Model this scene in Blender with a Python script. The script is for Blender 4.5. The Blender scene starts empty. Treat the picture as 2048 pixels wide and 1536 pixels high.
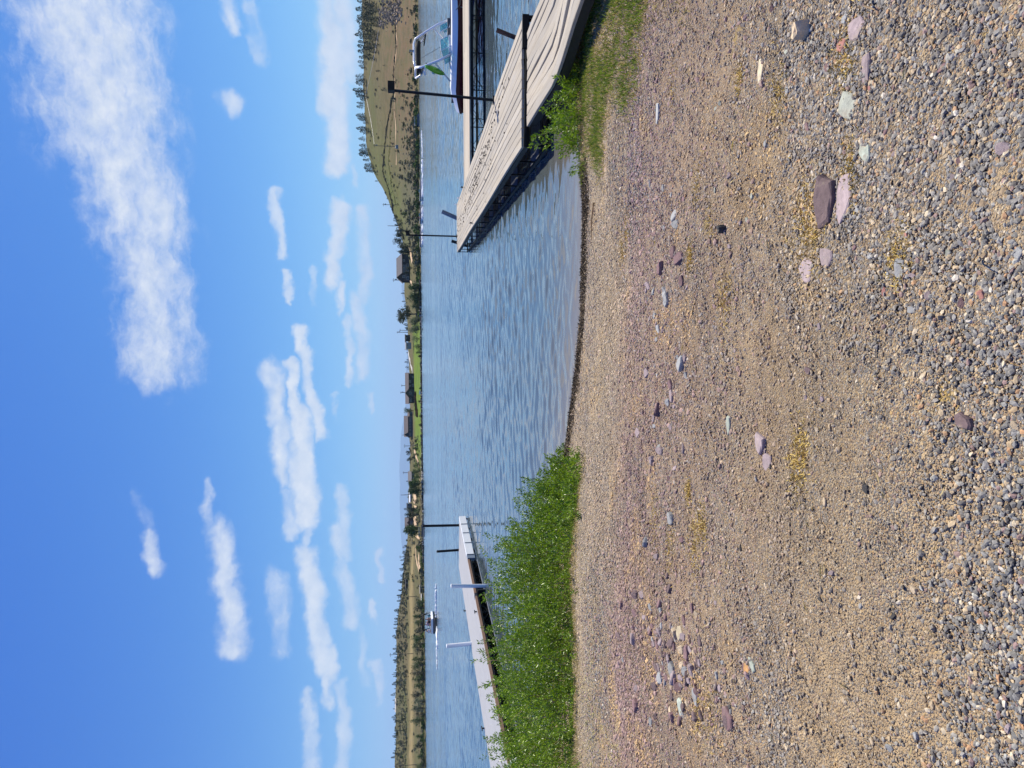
import bpy, bmesh, math, random
import numpy as np
from mathutils import Vector, Matrix
random.seed(7)
rng = np.random.default_rng(7)
C = bpy.context.scene.collection
PI = math.pi

# ------------------------------------------------------------------ camera, sky, sun, exposure
F, CH, PITCH, ROLL = 1420.0, 2.5, math.radians(7.58), math.radians(0.6)
vf = np.array([0, math.cos(PITCH), -math.sin(PITCH)])
_u = np.array([0, math.sin(PITCH), math.cos(PITCH)]); _r = np.array([1.0, 0, 0])
vr = math.cos(ROLL) * _r - math.sin(ROLL) * _u
vu = math.cos(ROLL) * _u + math.sin(ROLL) * _r
cam_d = bpy.data.cameras.new('camera'); cam = bpy.data.objects.new('camera', cam_d); C.objects.link(cam)
cam_d.sensor_width = 36; cam_d.lens = F / 2048 * 36; cam_d.clip_start = 0.05; cam_d.clip_end = 90000
m = Matrix.Identity(4)
for i in range(3):                                   # the phone was held upright, so the picture lies on its side
    m[i][0] = -vu[i]; m[i][1] = vr[i]; m[i][2] = -vf[i]
m[2][3] = CH
cam.matrix_world = m
bpy.context.scene.camera = cam
SUN_EL, SUN_AZ = math.radians(57), math.radians(42)   # azimuth clockwise from +Y
vs = bpy.context.scene.view_settings
vs.view_transform = 'Standard'; vs.look = 'None'; vs.gamma = 1.0; vs.exposure = 0.44; vs.use_curve_mapping = False
try: bpy.context.scene.cycles.max_bounces = 6; bpy.context.scene.cycles.volume_bounces = 0
except Exception: pass

def ray(px, py): return vf + vr * ((768 - py) / F) + vu * ((1024 - px) / F)
def atz(px, py, z):
    d = ray(px, py); return np.array([0, 0, CH]) + d * ((z - CH) / d[2])
def aty(px, py, y):
    d = ray(px, py); return np.array([0, 0, CH]) + d * (y / d[1])
def azel(px, py):
    d = ray(px, py); d = d / np.linalg.norm(d)
    return math.degrees(math.atan2(d[0], d[1])), math.degrees(math.asin(d[2]))

class NT:
    def __init__(s, nt): s.nt = nt
    def n(s, typ, ins=None, **kw):
        nd = s.nt.nodes.new(typ)
        for k, v in kw.items(): setattr(nd, k, v)
        for k, v in (ins or {}).items():
            sock = nd.inputs[k]
            if isinstance(v, bpy.types.NodeSocket): s.nt.links.new(v, sock)
            else: sock.default_value = v
        return nd
    def m(s, op, a, b=0.0, c=None, clamp=False):
        nd = s.n('ShaderNodeMath', {0: a, 1: b} if c is None else {0: a, 1: b, 2: c}, operation=op); nd.use_clamp = clamp
        return nd.outputs[0]
    def v(s, op, a, b=None, out=0):
        nd = s.n('ShaderNodeVectorMath', {0: a} if b is None else {0: a, 1: b}, operation=op)
        return nd.outputs[out]
    def noise(s, vec, scale, detail=4, rough=0.55, out=0, **kw):
        return s.n('ShaderNodeTexNoise', {'Vector': vec, 'Scale': scale, 'Detail': detail, 'Roughness': rough}, **kw).outputs[out]
    def vor(s, vec, scale, out='Color', **kw):
        return s.n('ShaderNodeTexVoronoi', {'Vector': vec, 'Scale': scale}, **kw).outputs[out]
    def ramp(s, fac, stops, interp='LINEAR'):
        nd = s.n('ShaderNodeValToRGB', {0: fac}); cr = nd.color_ramp; cr.interpolation = interp
        while len(cr.elements) < len(stops): cr.elements.new(0.5)
        for e, (p, c) in zip(cr.elements, stops):
            e.position = p; e.color = (c, c, c, 1) if not hasattr(c, '__len__') else (*c, 1)
        return nd.outputs[0]
    def mix(s, fac, a, b, blend='MIX'):
        nd = s.n('ShaderNodeMix', data_type='RGBA', blend_type=blend)
        for i, v in ((0, fac), (6, a), (7, b)):
            if isinstance(v, bpy.types.NodeSocket): s.nt.links.new(v, nd.inputs[i])
            else: nd.inputs[i].default_value = v if i == 0 else ((*v, 1) if len(v) == 3 else v)
        return nd.outputs[2]
    def mapr(s, v, a, b, c, d, interp='LINEAR'):
        return s.n('ShaderNodeMapRange', {0: v, 1: a, 2: b, 3: c, 4: d}, interpolation_type=interp).outputs[0]
    def map(s, vec, scale=(1, 1, 1), rot=(0, 0, 0), loc=(0, 0, 0)):
        return s.n('ShaderNodeMapping', {'Vector': vec, 'Scale': scale, 'Rotation': rot, 'Location': loc}).outputs[0]
    def bump(s, h, strength=0.5, dist=0.01, normal=None):
        i = {'Height': h, 'Strength': strength, 'Distance': dist}
        if normal is not None: i['Normal'] = normal
        return s.n('ShaderNodeBump', i).outputs[0]

# clouds: soft capsules (two ends, radius, strength) on the dome, broken up by noise
CLOUDS = [(150,-90,215,230,108,1.02),(215,230,285,450,84,1.0),(285,450,325,720,66,.95),
 (455,-20,470,60,16,.75),(502,10,522,120,16,.5),(458,198,474,214,20,.75),
 (655,-10,662,70,22,.95),(690,-30,692,150,26,.9),(668,60,664,215,26,1.2),(676,190,674,335,24,1.15),(705,330,712,370,9,.65),
 (545,385,566,510,12,.85),(573,545,577,598,9,.8),(682,410,664,560,17,1.05),(683,572,678,625,11,.95),(626,535,628,610,9,.5),
 (722,420,730,600,16,.8),(718,600,724,750,17,.85),(697,632,696,770,11,.85),
 (596,660,640,870,15,.95),(545,735,572,955,24,.85),(582,725,594,860,13,1.05),(596,830,612,1040,24,1.15),(612,1040,616,1100,11,.8),
 (578,985,585,1070,16,.65),(612,1105,645,1325,21,1.05),(660,1300,656,1405,14,.9),(412,968,420,1050,12,.6),
 (440,1060,470,1300,26,.85),(298,1070,314,1140,18,.7),(278,985,298,1060,16,.35),(553,1155,562,1300,22,.6),
 (680,980,690,1120,16,.75),(672,1065,706,1245,19,.75),(726,1250,730,1370,11,.55),(684,1370,688,1540,15,.75),(618,1390,622,1540,16,.7),
 (764,1100,768,1162,8,.95),(744,1200,749,1247,8,.95),(750,1318,757,1405,9,.85),(741,788,744,826,6,.7),(664,790,668,842,7,.6),(768,1020,769,1030,4,.5)]
W = bpy.data.worlds.new('World'); bpy.context.scene.world = W; W.use_nodes = True
wt = W.node_tree; wt.nodes.clear(); n = NT(wt)
sky = n.n('ShaderNodeTexSky', sky_type='NISHITA', sun_disc=False, sun_elevation=SUN_EL, sun_rotation=SUN_AZ,
          altitude=900, air_density=1.0, dust_density=0.6, ozone_density=1.6).outputs[0]
gen = n.n('ShaderNodeTexCoord').outputs['Generated']
sx = n.n('ShaderNodeSeparateXYZ', {0: gen})
az = n.m('MULTIPLY', n.m('ARCTAN2', sx.outputs[0], sx.outputs[1]), 180 / PI)
el = n.m('MULTIPLY', n.m('ARCSINE', sx.outputs[2]), 180 / PI)
p0 = n.n('ShaderNodeCombineXYZ', {0: az, 1: el}).outputs[0]
w1 = n.v('SCALE', n.v('SUBTRACT', n.noise(p0, 0.5, 4, .6, 1), (.5, .5, .5))); w1.node.inputs['Scale'].default_value = 1.7
p1 = n.v('ADD', p0, w1)
mask = big = None
for ci_, (xa, ya, xb, yb, r, st) in enumerate(CLOUDS):
    a = azel(xa, ya); b = azel(xb, yb); ba = (b[0] - a[0], b[1] - a[1]); L2 = ba[0] ** 2 + ba[1] ** 2; rr = r * 0.0403
    pa = n.v('SUBTRACT', p1, (*a, 0))
    h = n.m('MULTIPLY', n.v('DOT_PRODUCT', pa, (*ba, 0), out=1), 1 / L2, clamp=True)
    hb = n.n('ShaderNodeVectorMath', {0: (*ba, 0), 'Scale': h}, operation='SCALE').outputs[0]
    d = n.v('DISTANCE', pa, hb, out=1)
    k = n.mapr(d, rr * 0.15, rr * 1.6, st * 1.05, 0.0, 'SMOOTHSTEP')
    if ci_ < 3: big = k if big is None else n.m('MAXIMUM', big, k)
    else: mask = k if mask is None else n.m('MAXIMUM', mask, k)
wisp = n.noise(n.map(p1, (.30, 1.25, 1), (0, 0, .95)), 0.72, 10, .68)
puff = n.noise(p0, .55, 9, .62)
tex = n.m('ADD', n.m('MULTIPLY', wisp, .62), n.m('MULTIPLY', puff, .38))
smooth = n.noise(n.map(p1, (.55, 1.0, 1), (0, 0, .2)), .85, 7, .55)
a1 = n.mapr(n.m('ADD', big, n.m('MULTIPLY', n.m('SUBTRACT', tex, .5), 2.6)), .14, 1.42, 0, .96, 'SMOOTHSTEP')
a1 = n.m('MULTIPLY', a1, n.mapr(big, 0.0, .32, 0, 1, 'SMOOTHSTEP'))
a2 = n.mapr(n.m('ADD', mask, n.m('MULTIPLY', n.m('SUBTRACT', smooth, .5), 1.05)), .14, 1.22, 0, 1, 'SMOOTHSTEP')
a2 = n.m('MULTIPLY', a2, n.mapr(mask, 0.0, .3, 0, 1, 'SMOOTHSTEP'))
alpha = n.m('MAXIMUM', a1, a2)
ccol = n.mix(n.mapr(n.noise(p0, .8, 8, .6), .3, .7, 0, 1), (.66, .73, .84), (.88, .90, .93))
# sky tone: the atmosphere model graded per channel towards the deep summer blue of the photograph
ss = n.n('ShaderNodeSeparateXYZ', {0: n.n('ShaderNodeVectorMath', {0: sky, 'Scale': .1}, operation='SCALE').outputs[0]})
sr = n.m('MULTIPLY', n.m('POWER', ss.outputs[0], 1.5), .74); sg = n.m('MULTIPLY', n.m('POWER', ss.outputs[1], 1.18), .93)
sb = n.m('ADD', n.m('ADD', n.m('MULTIPLY', ss.outputs[2], .6), n.m('MULTIPLY', ss.outputs[0], .15)), .37)
skyc = n.n('ShaderNodeCombineXYZ', {0: sr, 1: sg, 2: sb}).outputs[0]
col = n.mix(n.m('MULTIPLY', alpha, .92), skyc, ccol)
col = n.n('ShaderNodeVectorMath', {0: col, 'Scale': 10.0}, operation='SCALE').outputs[0]
bg = n.n('ShaderNodeBackground', {'Color': col, 'Strength': 0.078})
n.n('ShaderNodeOutputWorld', {0: bg.outputs[0]})
W.cycles.sampling_method = 'MANUAL'; W.cycles.sample_map_resolution = 512

sd = bpy.data.lights.new('sun', 'SUN'); so = bpy.data.objects.new('sun', sd); C.objects.link(so)
sd.energy = 5.0; sd.angle = math.radians(.53); sd.color = (1, .93, .80)
sdir = Vector((math.sin(SUN_AZ) * math.cos(SUN_EL), math.cos(SUN_AZ) * math.cos(SUN_EL), math.sin(SUN_EL)))
so.rotation_euler = sdir.to_track_quat('Z', 'Y').to_euler()

# ------------------------------------------------------------------ helpers
def tag(o, label=None, cat=None, group=None, kind=None):
    if label: o['label'] = label
    if cat: o['category'] = cat
    if group: o['group'] = group
    if kind: o['kind'] = kind
    return o
def empty(name, loc, label, cat, group=None, rz=0):
    o = bpy.data.objects.new(name, None); C.objects.link(o); o.location = loc; o.rotation_euler.z = rz
    o.empty_display_size = .1
    return tag(o, label, cat, group)
def link(name, me, parent=None, mat=None):
    o = bpy.data.objects.new(name, me); C.objects.link(o)
    if parent is not None: o.parent = parent
    if mat is not None:
        me.materials.clear()
        for mm in (mat if isinstance(mat, (list, tuple)) else [mat]): me.materials.append(mm)
    return o
def copy_tree(o, parent=None):
    c = o.copy(); C.objects.link(c); c.parent = parent
    for ch in o.children: copy_tree(ch, c)
    return c

class MB:
    """collects simple shapes into one mesh"""
    def __init__(s): s.V = []; s.Fc = []; s.M = []
    def add(s, vs, fs, mi=0):
        o = len(s.V); s.V += [tuple(v) for v in vs]; s.Fc += [tuple(i + o for i in f) for f in fs]; s.M += [mi] * len(fs); return s
    def box(s, lo, hi, mi=0, tf=None):
        x0, y0, z0 = lo; x1, y1, z1 = hi
        v = [(x0,y0,z0),(x1,y0,z0),(x1,y1,z0),(x0,y1,z0),(x0,y0,z1),(x1,y0,z1),(x1,y1,z1),(x0,y1,z1)]
        if tf: v = [tf(Vector(p)) for p in v]
        return s.add(v, [(0,3,2,1),(4,5,6,7),(0,1,5,4),(1,2,6,5),(2,3,7,6),(3,0,4,7)], mi)
    def tube(s, pts, r, k=8, mi=0, cap=True):
        pts = [Vector(p) for p in pts]; rs = r if hasattr(r, '__len__') else [r] * len(pts)
        v = []; f = []; up = None
        for i, p in enumerate(pts):
            d = (pts[min(i + 1, len(pts) - 1)] - pts[max(i - 1, 0)]).normalized()
            a = (up - d * up.dot(d)) if up is not None else (Vector((0, 0, 1)) if abs(d.z) < .9 else Vector((1, 0, 0)))
            a = (a - d * a.dot(d)).normalized(); up = a; b = d.cross(a)
            for j in range(k):
                t = 2 * PI * j / k; v.append(p + (a * math.cos(t) + b * math.sin(t)) * rs[i])
        for i in range(len(pts) - 1):
            for j in range(k):
                f.append((i*k + j, i*k + (j+1) % k, (i+1)*k + (j+1) % k, (i+1)*k + j))
        if cap: f += [tuple(reversed(range(k))), tuple(range((len(pts)-1)*k, len(pts)*k))]
        return s.add(v, f, mi)
    def bar(s, a, b, w, h=None, mi=0):
        h = h or w; a = Vector(a); b = Vector(b); d = (b - a).normalized()
        sd_ = d.cross(Vector((0, 0, 1))) if abs(d.z) < .99 else Vector((1, 0, 0))
        sd_.normalize(); up = sd_.cross(d)
        v = [p + sd_ * x * w / 2 + up * z * h / 2 for p in (a, b) for x, z in ((-1,-1),(1,-1),(1,1),(-1,1))]
        return s.add(v, [(0,1,2,3),(7,6,5,4),(0,4,5,1),(1,5,6,2),(2,6,7,3),(3,7,4,0)], mi)
    def loft(s, rings, mi=0, cap=True, close=True):
        k = len(rings[0]); v = [p for r in rings for p in r]; f = []
        for i in range(len(rings) - 1):
            for j in range(k if close else k - 1):
                f.append((i*k + j, i*k + (j+1) % k, (i+1)*k + (j+1) % k, (i+1)*k + j))
        if cap: f += [tuple(reversed(range(k))), tuple(range((len(rings)-1)*k, len(rings)*k))]
        return s.add(v, f, mi)
    def ball(s, c, r, mi=0, k=10, q=6):
        c = Vector(c); r = r if hasattr(r, '__len__') else (r, r, r)
        rings = [[(c.x + r[0]*math.sin(PI*i/q)*math.cos(2*PI*j/k), c.y + r[1]*math.sin(PI*i/q)*math.sin(2*PI*j/k), c.z - r[2]*math.cos(PI*i/q)) for j in range(k)] for i in range(1, q)]
        return s.loft(rings, mi)
    def mesh(s, name='mesh', smooth=False):
        me = bpy.data.meshes.new(name); me.from_pydata(s.V, [], s.Fc)
        me.polygons.foreach_set('material_index', s.M)
        if smooth: me.polygons.foreach_set('use_smooth', [True] * len(s.Fc))
        bm = bmesh.new(); bm.from_mesh(me); bmesh.ops.recalc_face_normals(bm, faces=bm.faces); bm.to_mesh(me); bm.free()
        me.update(); return me
    def build(s, name, mat, parent=None, smooth=False): return link(name, s.mesh(name, smooth), parent, mat)

def np_mesh(name, V, Fq, attrs=None, smooth=False, mats=None):
    me = bpy.data.meshes.new(name); k = Fq.shape[1]
    me.vertices.add(len(V)); me.vertices.foreach_set('co', np.ascontiguousarray(V, np.float32).ravel())
    me.loops.add(Fq.size); me.loops.foreach_set('vertex_index', np.ascontiguousarray(Fq, np.int32).ravel())
    me.polygons.add(len(Fq)); me.polygons.foreach_set('loop_start', np.arange(0, Fq.size, k, dtype=np.int32))
    try: me.polygons.foreach_set('loop_total', np.full(len(Fq), k, np.int32))
    except Exception: pass
    me.update(calc_edges=True)
    if smooth: me.polygons.foreach_set('use_smooth', np.ones(len(Fq), bool))
    if mats is not None: me.polygons.foreach_set('material_index', np.asarray(mats, np.int32))
    for nm, arr in (attrs or {}).items():
        arr = np.asarray(arr, np.float32)
        if arr.ndim == 1: at = me.attributes.new(nm, 'FLOAT', 'POINT'); at.data.foreach_set('value', arr)
        elif arr.shape[1] == 4: at = me.attributes.new(nm, 'FLOAT_COLOR', 'POINT'); at.data.foreach_set('color', arr.ravel())
        else: at = me.attributes.new(nm, 'FLOAT_VECTOR', 'POINT'); at.data.foreach_set('vector', arr.ravel())
    me.validate(); return me
def grid_faces(nr, nc):
    i = np.arange(nr - 1)[:, None] * nc + np.arange(nc - 1)[None, :]
    return np.stack([i, i + 1, i + nc + 1, i + nc], -1).reshape(-1, 4)
def leaves_mesh(name, P, D, L, Wd, col=None, droop=0.25):
    """diamond leaves (two folded triangles) at P growing along D"""
    N = len(P); D = D / np.linalg.norm(D, axis=1, keepdims=True)
    R = rng.normal(size=(N, 3)); S = np.cross(D, R); S /= np.linalg.norm(S, axis=1, keepdims=True) + 1e-9
    Nn = np.cross(S, D); L = np.asarray(L).reshape(-1, 1) * np.ones((N, 1)); Wd = np.asarray(Wd).reshape(-1, 1) * np.ones((N, 1))
    tip = P + D * L - Nn * L * droop; midp = P + D * L * .45
    V = np.stack([P, midp + S * Wd / 2 + Nn * Wd * .12, tip, midp - S * Wd / 2 + Nn * Wd * .12], 1).reshape(-1, 3)
    b = np.arange(N)[:, None] * 4
    Fq = np.concatenate([b + np.array([[0, 1, 2]]), b + np.array([[0, 2, 3]])], 0)
    at = {'tone': np.repeat(rng.random(N) if col is None else col, 4)}
    return np_mesh(name, V, Fq, at)

# ------------------------------------------------------------------ materials
def mat(name, fn, **kw):
    mm = bpy.data.materials.new(name); mm.use_nodes = True; nt = mm.node_tree; nt.nodes.clear(); q = NT(nt)
    b = q.n('ShaderNodeBsdfPrincipled'); out = q.n('ShaderNodeOutputMaterial', {0: b.outputs[0]})
    ins = fn(q)
    for k, v in ins.items():
        if k == 'Disp': continue
        if isinstance(v, bpy.types.NodeSocket): nt.links.new(v, b.inputs[k])
        else: b.inputs[k].default_value = (*v, 1) if (hasattr(v, '__len__') and len(v) == 3 and k in ('Base Color', 'Emission Color', 'Specular Tint')) else v
    return mm
def plain(name, col, rough=.5, metal=0., var=.12, scale=8., bump=.0, spec=.5):
    def fn(q):
        o = q.n('ShaderNodeTexCoord').outputs['Object']
        nz = q.noise(o, scale, 5, .6)
        c = q.mix(q.mapr(nz, .3, .7, 0, 1), tuple(x * (1 - var) for x in col), tuple(min(1, x * (1 + var)) for x in col))
        r = {'Base Color': c, 'Roughness': rough, 'Metallic': metal, 'Specular IOR Level': spec}
        if bump: r['Normal'] = q.bump(nz, bump, .01)
        return r
    return mat(name, fn)
def leafmat(name, lo, hi, rough=.45, trans=.25, spec=.4):
    def fn(q):
        a = q.n('ShaderNodeAttribute', attribute_name='tone').outputs['Fac']
        rnd = q.n('ShaderNodeObjectInfo').outputs['Random']
        c = q.mix(a, lo, hi)
        c = q.mix(q.m('MULTIPLY', rnd, .35), c, tuple(x * .6 for x in lo))
        return {'Base Color': c, 'Roughness': rough, 'Specular IOR Level': spec, 'Subsurface Weight': 0.0, 'Transmission Weight': 0.0}
    mm = mat(name, fn); nt = mm.node_tree; q = NT(nt)
    b = [x for x in nt.nodes if x.type == 'BSDF_PRINCIPLED'][0]; out = [x for x in nt.nodes if x.type == 'OUTPUT_MATERIAL'][0]
    tr = q.n('ShaderNodeBsdfTranslucent'); src = b.inputs['Base Color'].links[0].from_socket
    nt.links.new(q.mix(1.0, src, (1.0, 1.1, .45), 'MULTIPLY'), tr.inputs[0])
    ms = q.n('ShaderNodeMixShader', {0: trans, 1: b.outputs[0], 2: tr.outputs[0]})
    nt.links.new(ms.outputs[0], out.inputs[0]); return mm

def wood_fn(light, dark, grey):
    def fn(q):
        o = q.n('ShaderNodeTexCoord').outputs['Object']; rnd = q.n('ShaderNodeObjectInfo').outputs['Random']
        off = q.n('ShaderNodeCombineXYZ', {0: q.m('MULTIPLY', rnd, 37.), 1: q.m('MULTIPLY', rnd, 91.), 2: 0}).outputs[0]
        p = q.v('ADD', o, off)
        g = q.noise(q.map(p, (1.2, 34, 34)), 1.0, 5, .65)
        kn = q.noise(q.map(p, (.8, 5, 5)), 1.3, 3, .5)
        c = q.mix(q.mapr(g, .32, .68, 0, 1), dark, light)
        c = q.mix(q.mapr(kn, .45, .7, 0, .8), c, grey)
        c = q.mix(q.m('MULTIPLY', q.m('SUBTRACT', 1.0, rnd), .5), c, tuple(x * .60 for x in grey))
        sp = q.noise(p, 26, 2, .5); c = q.mix(q.mapr(sp, .68, .74, 0, .6), c, (.06, .045, .03))
        return {'Base Color': c, 'Roughness': .85, 'Specular IOR Level': .2, 'Normal': q.bump(g, .5, .006)}
    return fn
M = {}
M['wood'] = mat('weathered_wood', wood_fn((.50, .44, .34), (.34, .29, .215), (.44, .405, .345)))
M['wood_grey'] = mat('silvered_wood', wood_fn((.58, .50, .38), (.42, .35, .25), (.55, .49, .39)))
M['black_steel'] = plain('black_steel', (.010, .010, .010), .6, 0, .3, 12, 0, .25)
M['grey_steel'] = plain('galvanised_steel', (.20, .21, .22), .4, .6, .2, 14)
M['rust'] = plain('rusty_steel', (.10, .05, .03), .8, 0, .5, 18, .3)
M['white_pvc'] = plain('white_plastic', (.90, .89, .86), .35, 0, .03, 5)
M['white_paint'] = plain('white_gelcoat', (.88, .87, .85), .18, 0, .02, 3)
M['composite'] = mat('grey_composite', lambda q: (lambda o, r: {'Base Color': q.mix(q.mapr(q.noise(q.map(o, (1, 14, 14)), 2., 4, .6), .3, .7, 0, 1), (.30, .30, .295), q.mix(r, (.335, .335, .33), (.37, .37, .365))), 'Roughness': .7})(q.n('ShaderNodeTexCoord').outputs['Object'], q.n('ShaderNodeObjectInfo').outputs['Random']))
M['float_plastic'] = plain('black_float_plastic', (.014, .014, .015), .5, 0, .3, 6)
M['float_grey'] = plain('grey_float_plastic', (.22, .23, .25), .5, 0, .2, 6)
M['blue_grey'] = plain('bluegrey_cap', (.20, .24, .29), .5, 0, .1, 4)
M['rail_wood'] = plain('stained_rub_rail', (.26, .15, .09), .7, 0, .35, 30)
M['red_hull'] = plain('maroon_gelcoat', (.11, .008, .012), .12, 0, .08, 3)
M['navy_hull'] = plain('navy_gelcoat', (.015, .02, .05), .15, 0, .1, 3)
M['grey_vinyl'] = plain('grey_vinyl', (.30, .29, .27), .55, 0, .12, 6)
M['dark_vinyl'] = plain('charcoal_vinyl', (.08, .08, .085), .55, 0, .12, 6)
M['canvas'] = plain('black_canvas', (.010, .010, .013), .8, 0, .4, 20, .3)
M['chrome'] = plain('white_coated_aluminium', (.86, .86, .86), .25, .12, .04, 5)
M['glass_teal'] = mat('tinted_glass', lambda q: {'Base Color': (.18, .50, .58), 'Roughness': .03, 'Transmission Weight': .85, 'IOR': 1.15, 'Alpha': .8})
M['green_board'] = plain('green_board', (.13, .42, .01), .3, 0, .1, 4)
M['rope'] = plain('rope', (.03, .03, .03), .8)
M['bark'] = plain('bark', (.10, .075, .055), .9, 0, .3, 3, .4)
M['bark_grey'] = plain('weathered_pole_wood', (.085, .068, .055), .9, 0, .3, 2, .3)
M['twig'] = plain('twig', (.30, .24, .10), .8, 0, .3, 30)
M['willow'] = leafmat('willow_leaf', (.065, .15, .008), (.38, .53, .045), .33, .29, .55)
M['grass'] = leafmat('grass_blade', (.12, .20, .03), (.34, .42, .09), .5, .35)
M['dry_grass'] = leafmat('dry_grass_blade', (.42, .32, .15), (.68, .56, .30), .6, .25)
M['pine'] = leafmat('pine_needles', (.014, .026, .014), (.050, .072, .032), .6, .1)
M['decid'] = leafmat('broad_leaves', (.030, .062, .014), (.085, .15, .03), .5, .2)
M['decid_brown'] = leafmat('budding_leaves', (.045, .05, .028), (.11, .115, .055), .6, .15)
M['olive'] = leafmat('silvery_leaves', (.10, .12, .07), (.24, .27, .17), .6, .15)
M['sage'] = leafmat('sage_leaves', (.065, .07, .04), (.19, .19, .115), .7, .1)
M['skin'] = plain('skin', (.52, .30, .21), .5, 0, .08, 5)
M['skin_tan'] = plain('tanned_skin', (.40, .20, .13), .5, 0, .08, 5)
M['hair'] = plain('dark_hair', (.012, .010, .009), .5)
M['pink_cloth'] = plain('pale_pink_cloth', (.62, .42, .44), .8)
M['white_cloth'] = plain('white_cloth', (.72, .72, .72), .8)
M['black_cloth'] = plain('black_cloth', (.012, .012, .016), .8)
M['red_cloth'] = plain('red_cloth', (.30, .03, .03), .8)
M['foam'] = plain('foam', (.82, .85, .87), .7, 0, .1, 2, .4)
M['asphalt'] = plain('shingles', (.115, .095, .090), .9, 0, .18, 1.5)
M['shingle_grey'] = plain('grey_shingles', (.17, .155, .145), .9, 0, .15, 1.5)
M['siding_dark'] = plain('dark_brown_siding', (.026, .020, .020), .8, 0, .2, 1.5)
M['siding_blue'] = plain('slate_blue_siding', (.035, .048, .062), .8, 0, .15, 1.5)
M['siding_olive'] = plain('olive_siding', (.055, .055, .045), .8, 0, .15, 1.5)
M['siding_red'] = plain('redbrown_siding', (.06, .028, .030), .8, 0, .15, 1.5)
M['trim'] = plain('pale_trim', (.40, .36, .30), .7)
M['pane'] = plain('window_pane', (.05, .065, .085), .08, 0, .2, 3)
M['concrete'] = plain('concrete', (.45, .42, .37), .85, 0, .1, 3)
M['dirt_bank'] = plain('bare_earth', (.52, .36, .20), .95, 0, .15, .6, .3)
M['rocks'] = plain('shore_rock', (.07, .065, .06), .9, 0, .5, 1.2, .4)
M['pale_rocks'] = plain('pale_shore_rock', (.42, .38, .32), .9, 0, .3, 1.2, .4)
M['dropping'] = plain('dropping', (.05, .035, .022), .9, 0, .5, 40)
M['stick'] = plain('driftwood', (.28, .19, .10), .85, 0, .3, 30)
def attr_col(name, rough=.8):
    def fn(q):
        a = q.n('ShaderNodeAttribute', attribute_name='col', attribute_type='INSTANCER').outputs['Color']
        o = q.n('ShaderNodeTexCoord').outputs['Object']
        nz = q.noise(o, 2.2, 4, .6)
        return {'Base Color': q.mix(1.0, a, q.ramp(nz, [(.3, .72), (.7, 1.25)]), 'MULTIPLY'), 'Roughness': rough, 'Specular IOR Level': .3}
    return mat(name, fn)
M['pebble'] = attr_col('pebble_stone')
def stonemat(name, col, var=.2):
    def fn(q):
        o = q.n('ShaderNodeTexCoord').outputs['Object']; rnd = q.n('ShaderNodeObjectInfo').outputs['Random']
        p = q.v('ADD', o, q.n('ShaderNodeCombineXYZ', {0: q.m('MULTIPLY', rnd, 50.)}).outputs[0])
        a = q.noise(p, 35, 6, .65); b = q.noise(q.map(p, (1, 1, 6)), 90, 3, .6)
        c = q.mix(q.mapr(a, .3, .7, 0, 1), tuple(x * (1 - var) for x in col), tuple(x * (1 + var) for x in col))
        c = q.mix(q.mapr(q.noise(p, 14, 3, .6), .56, .68, 0, .5), c, (.30, .24, .17))
        c = q.mix(1.0, c, q.ramp(rnd, [(0, .75), (1, 1.2)]), 'MULTIPLY')
        return {'Base Color': c, 'Roughness': .85, 'Specular IOR Level': .25, 'Normal': q.bump(q.m('ADD', a, b), .5, .004)}
    return mat(name, fn)
ST = {'mauve': (.33, .26, .25), 'purple': (.22, .135, .13), 'darkpurple': (.15, .105, .10), 'mint': (.36, .39, .31), 'grey': (.33, .33, .31),
      'greygreen': (.37, .38, .30), 'tan': (.55, .43, .28), 'cream': (.56, .47, .31), 'red': (.42, .20, .155), 'black': (.06, .058, .055), 'orange': (.60, .33, .13)}
for k_, c_ in ST.items(): M['st_' + k_] = stonemat('stone_' + k_, c_)

# ------------------------------------------------------------------ beach ground
SX = np.array([-60, -20, -10, -5, -3, -1.9, -1.45, -1.2, -.4, .23, 1.07, 2.43, 2.75, 3.6, 4.2, 5, 8, 20, 60.])
SY = np.array([16, 15, 14, 13.2, 12.9, 12.6, 12.25, 11.9, 11.35, 11.0, 10.67, 10.36, 10.42, 10.6, 10.75, 10.9, 11.2, 12, 15.])
def shore(x): return np.interp(x, SX, SY)
def gz(x, y):
    x = np.asarray(x, float); y = np.asarray(y, float); d = shore(x) - y
    up = .95 * (1 - np.exp(-np.maximum(d, 0) / 12)) / (1 - math.exp(-11 / 12))
    z = np.where(d > 0, up, np.maximum(d * .16, -.9))
    und = .012 * np.sin(x * 2.1 + y * 1.3) + .010 * np.sin(x * .9 - y * 2.7 + 1) + .006 * np.sin(4.3 * x + 3.7 * y) + .005 * np.sin(6.1 * x - 5.2 * y + 2)
    z = z + und * np.clip(np.abs(d) / .8, .25, 1) + np.where(d > 0, .035 * np.exp(-((d - .25) / .22) ** 2), 0)
    return z
def atg(px, py):
    z = .5
    for _ in range(30):
        p = atz(px, py, z); z = .5 * z + .5 * float(gz(p[0], p[1]))
    p = atz(px, py, z); return np.array([p[0], p[1], z])
xs = np.unique(np.concatenate([np.linspace(-60, -9, 40), np.linspace(-9, 9, 260), np.linspace(9, 60, 40)]))
ys_ = np.unique(np.concatenate([np.linspace(-30, 0, 30), np.linspace(0, 13.5, 230), np.linspace(13.5, 22, 16)]))
X, Y = np.meshgrid(xs, ys_); Z = gz(X, Y)
fine = np.exp(-((X) / 9) ** 2)
Z = Z + rng.normal(size=Z.shape) * .0035 * fine
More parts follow.
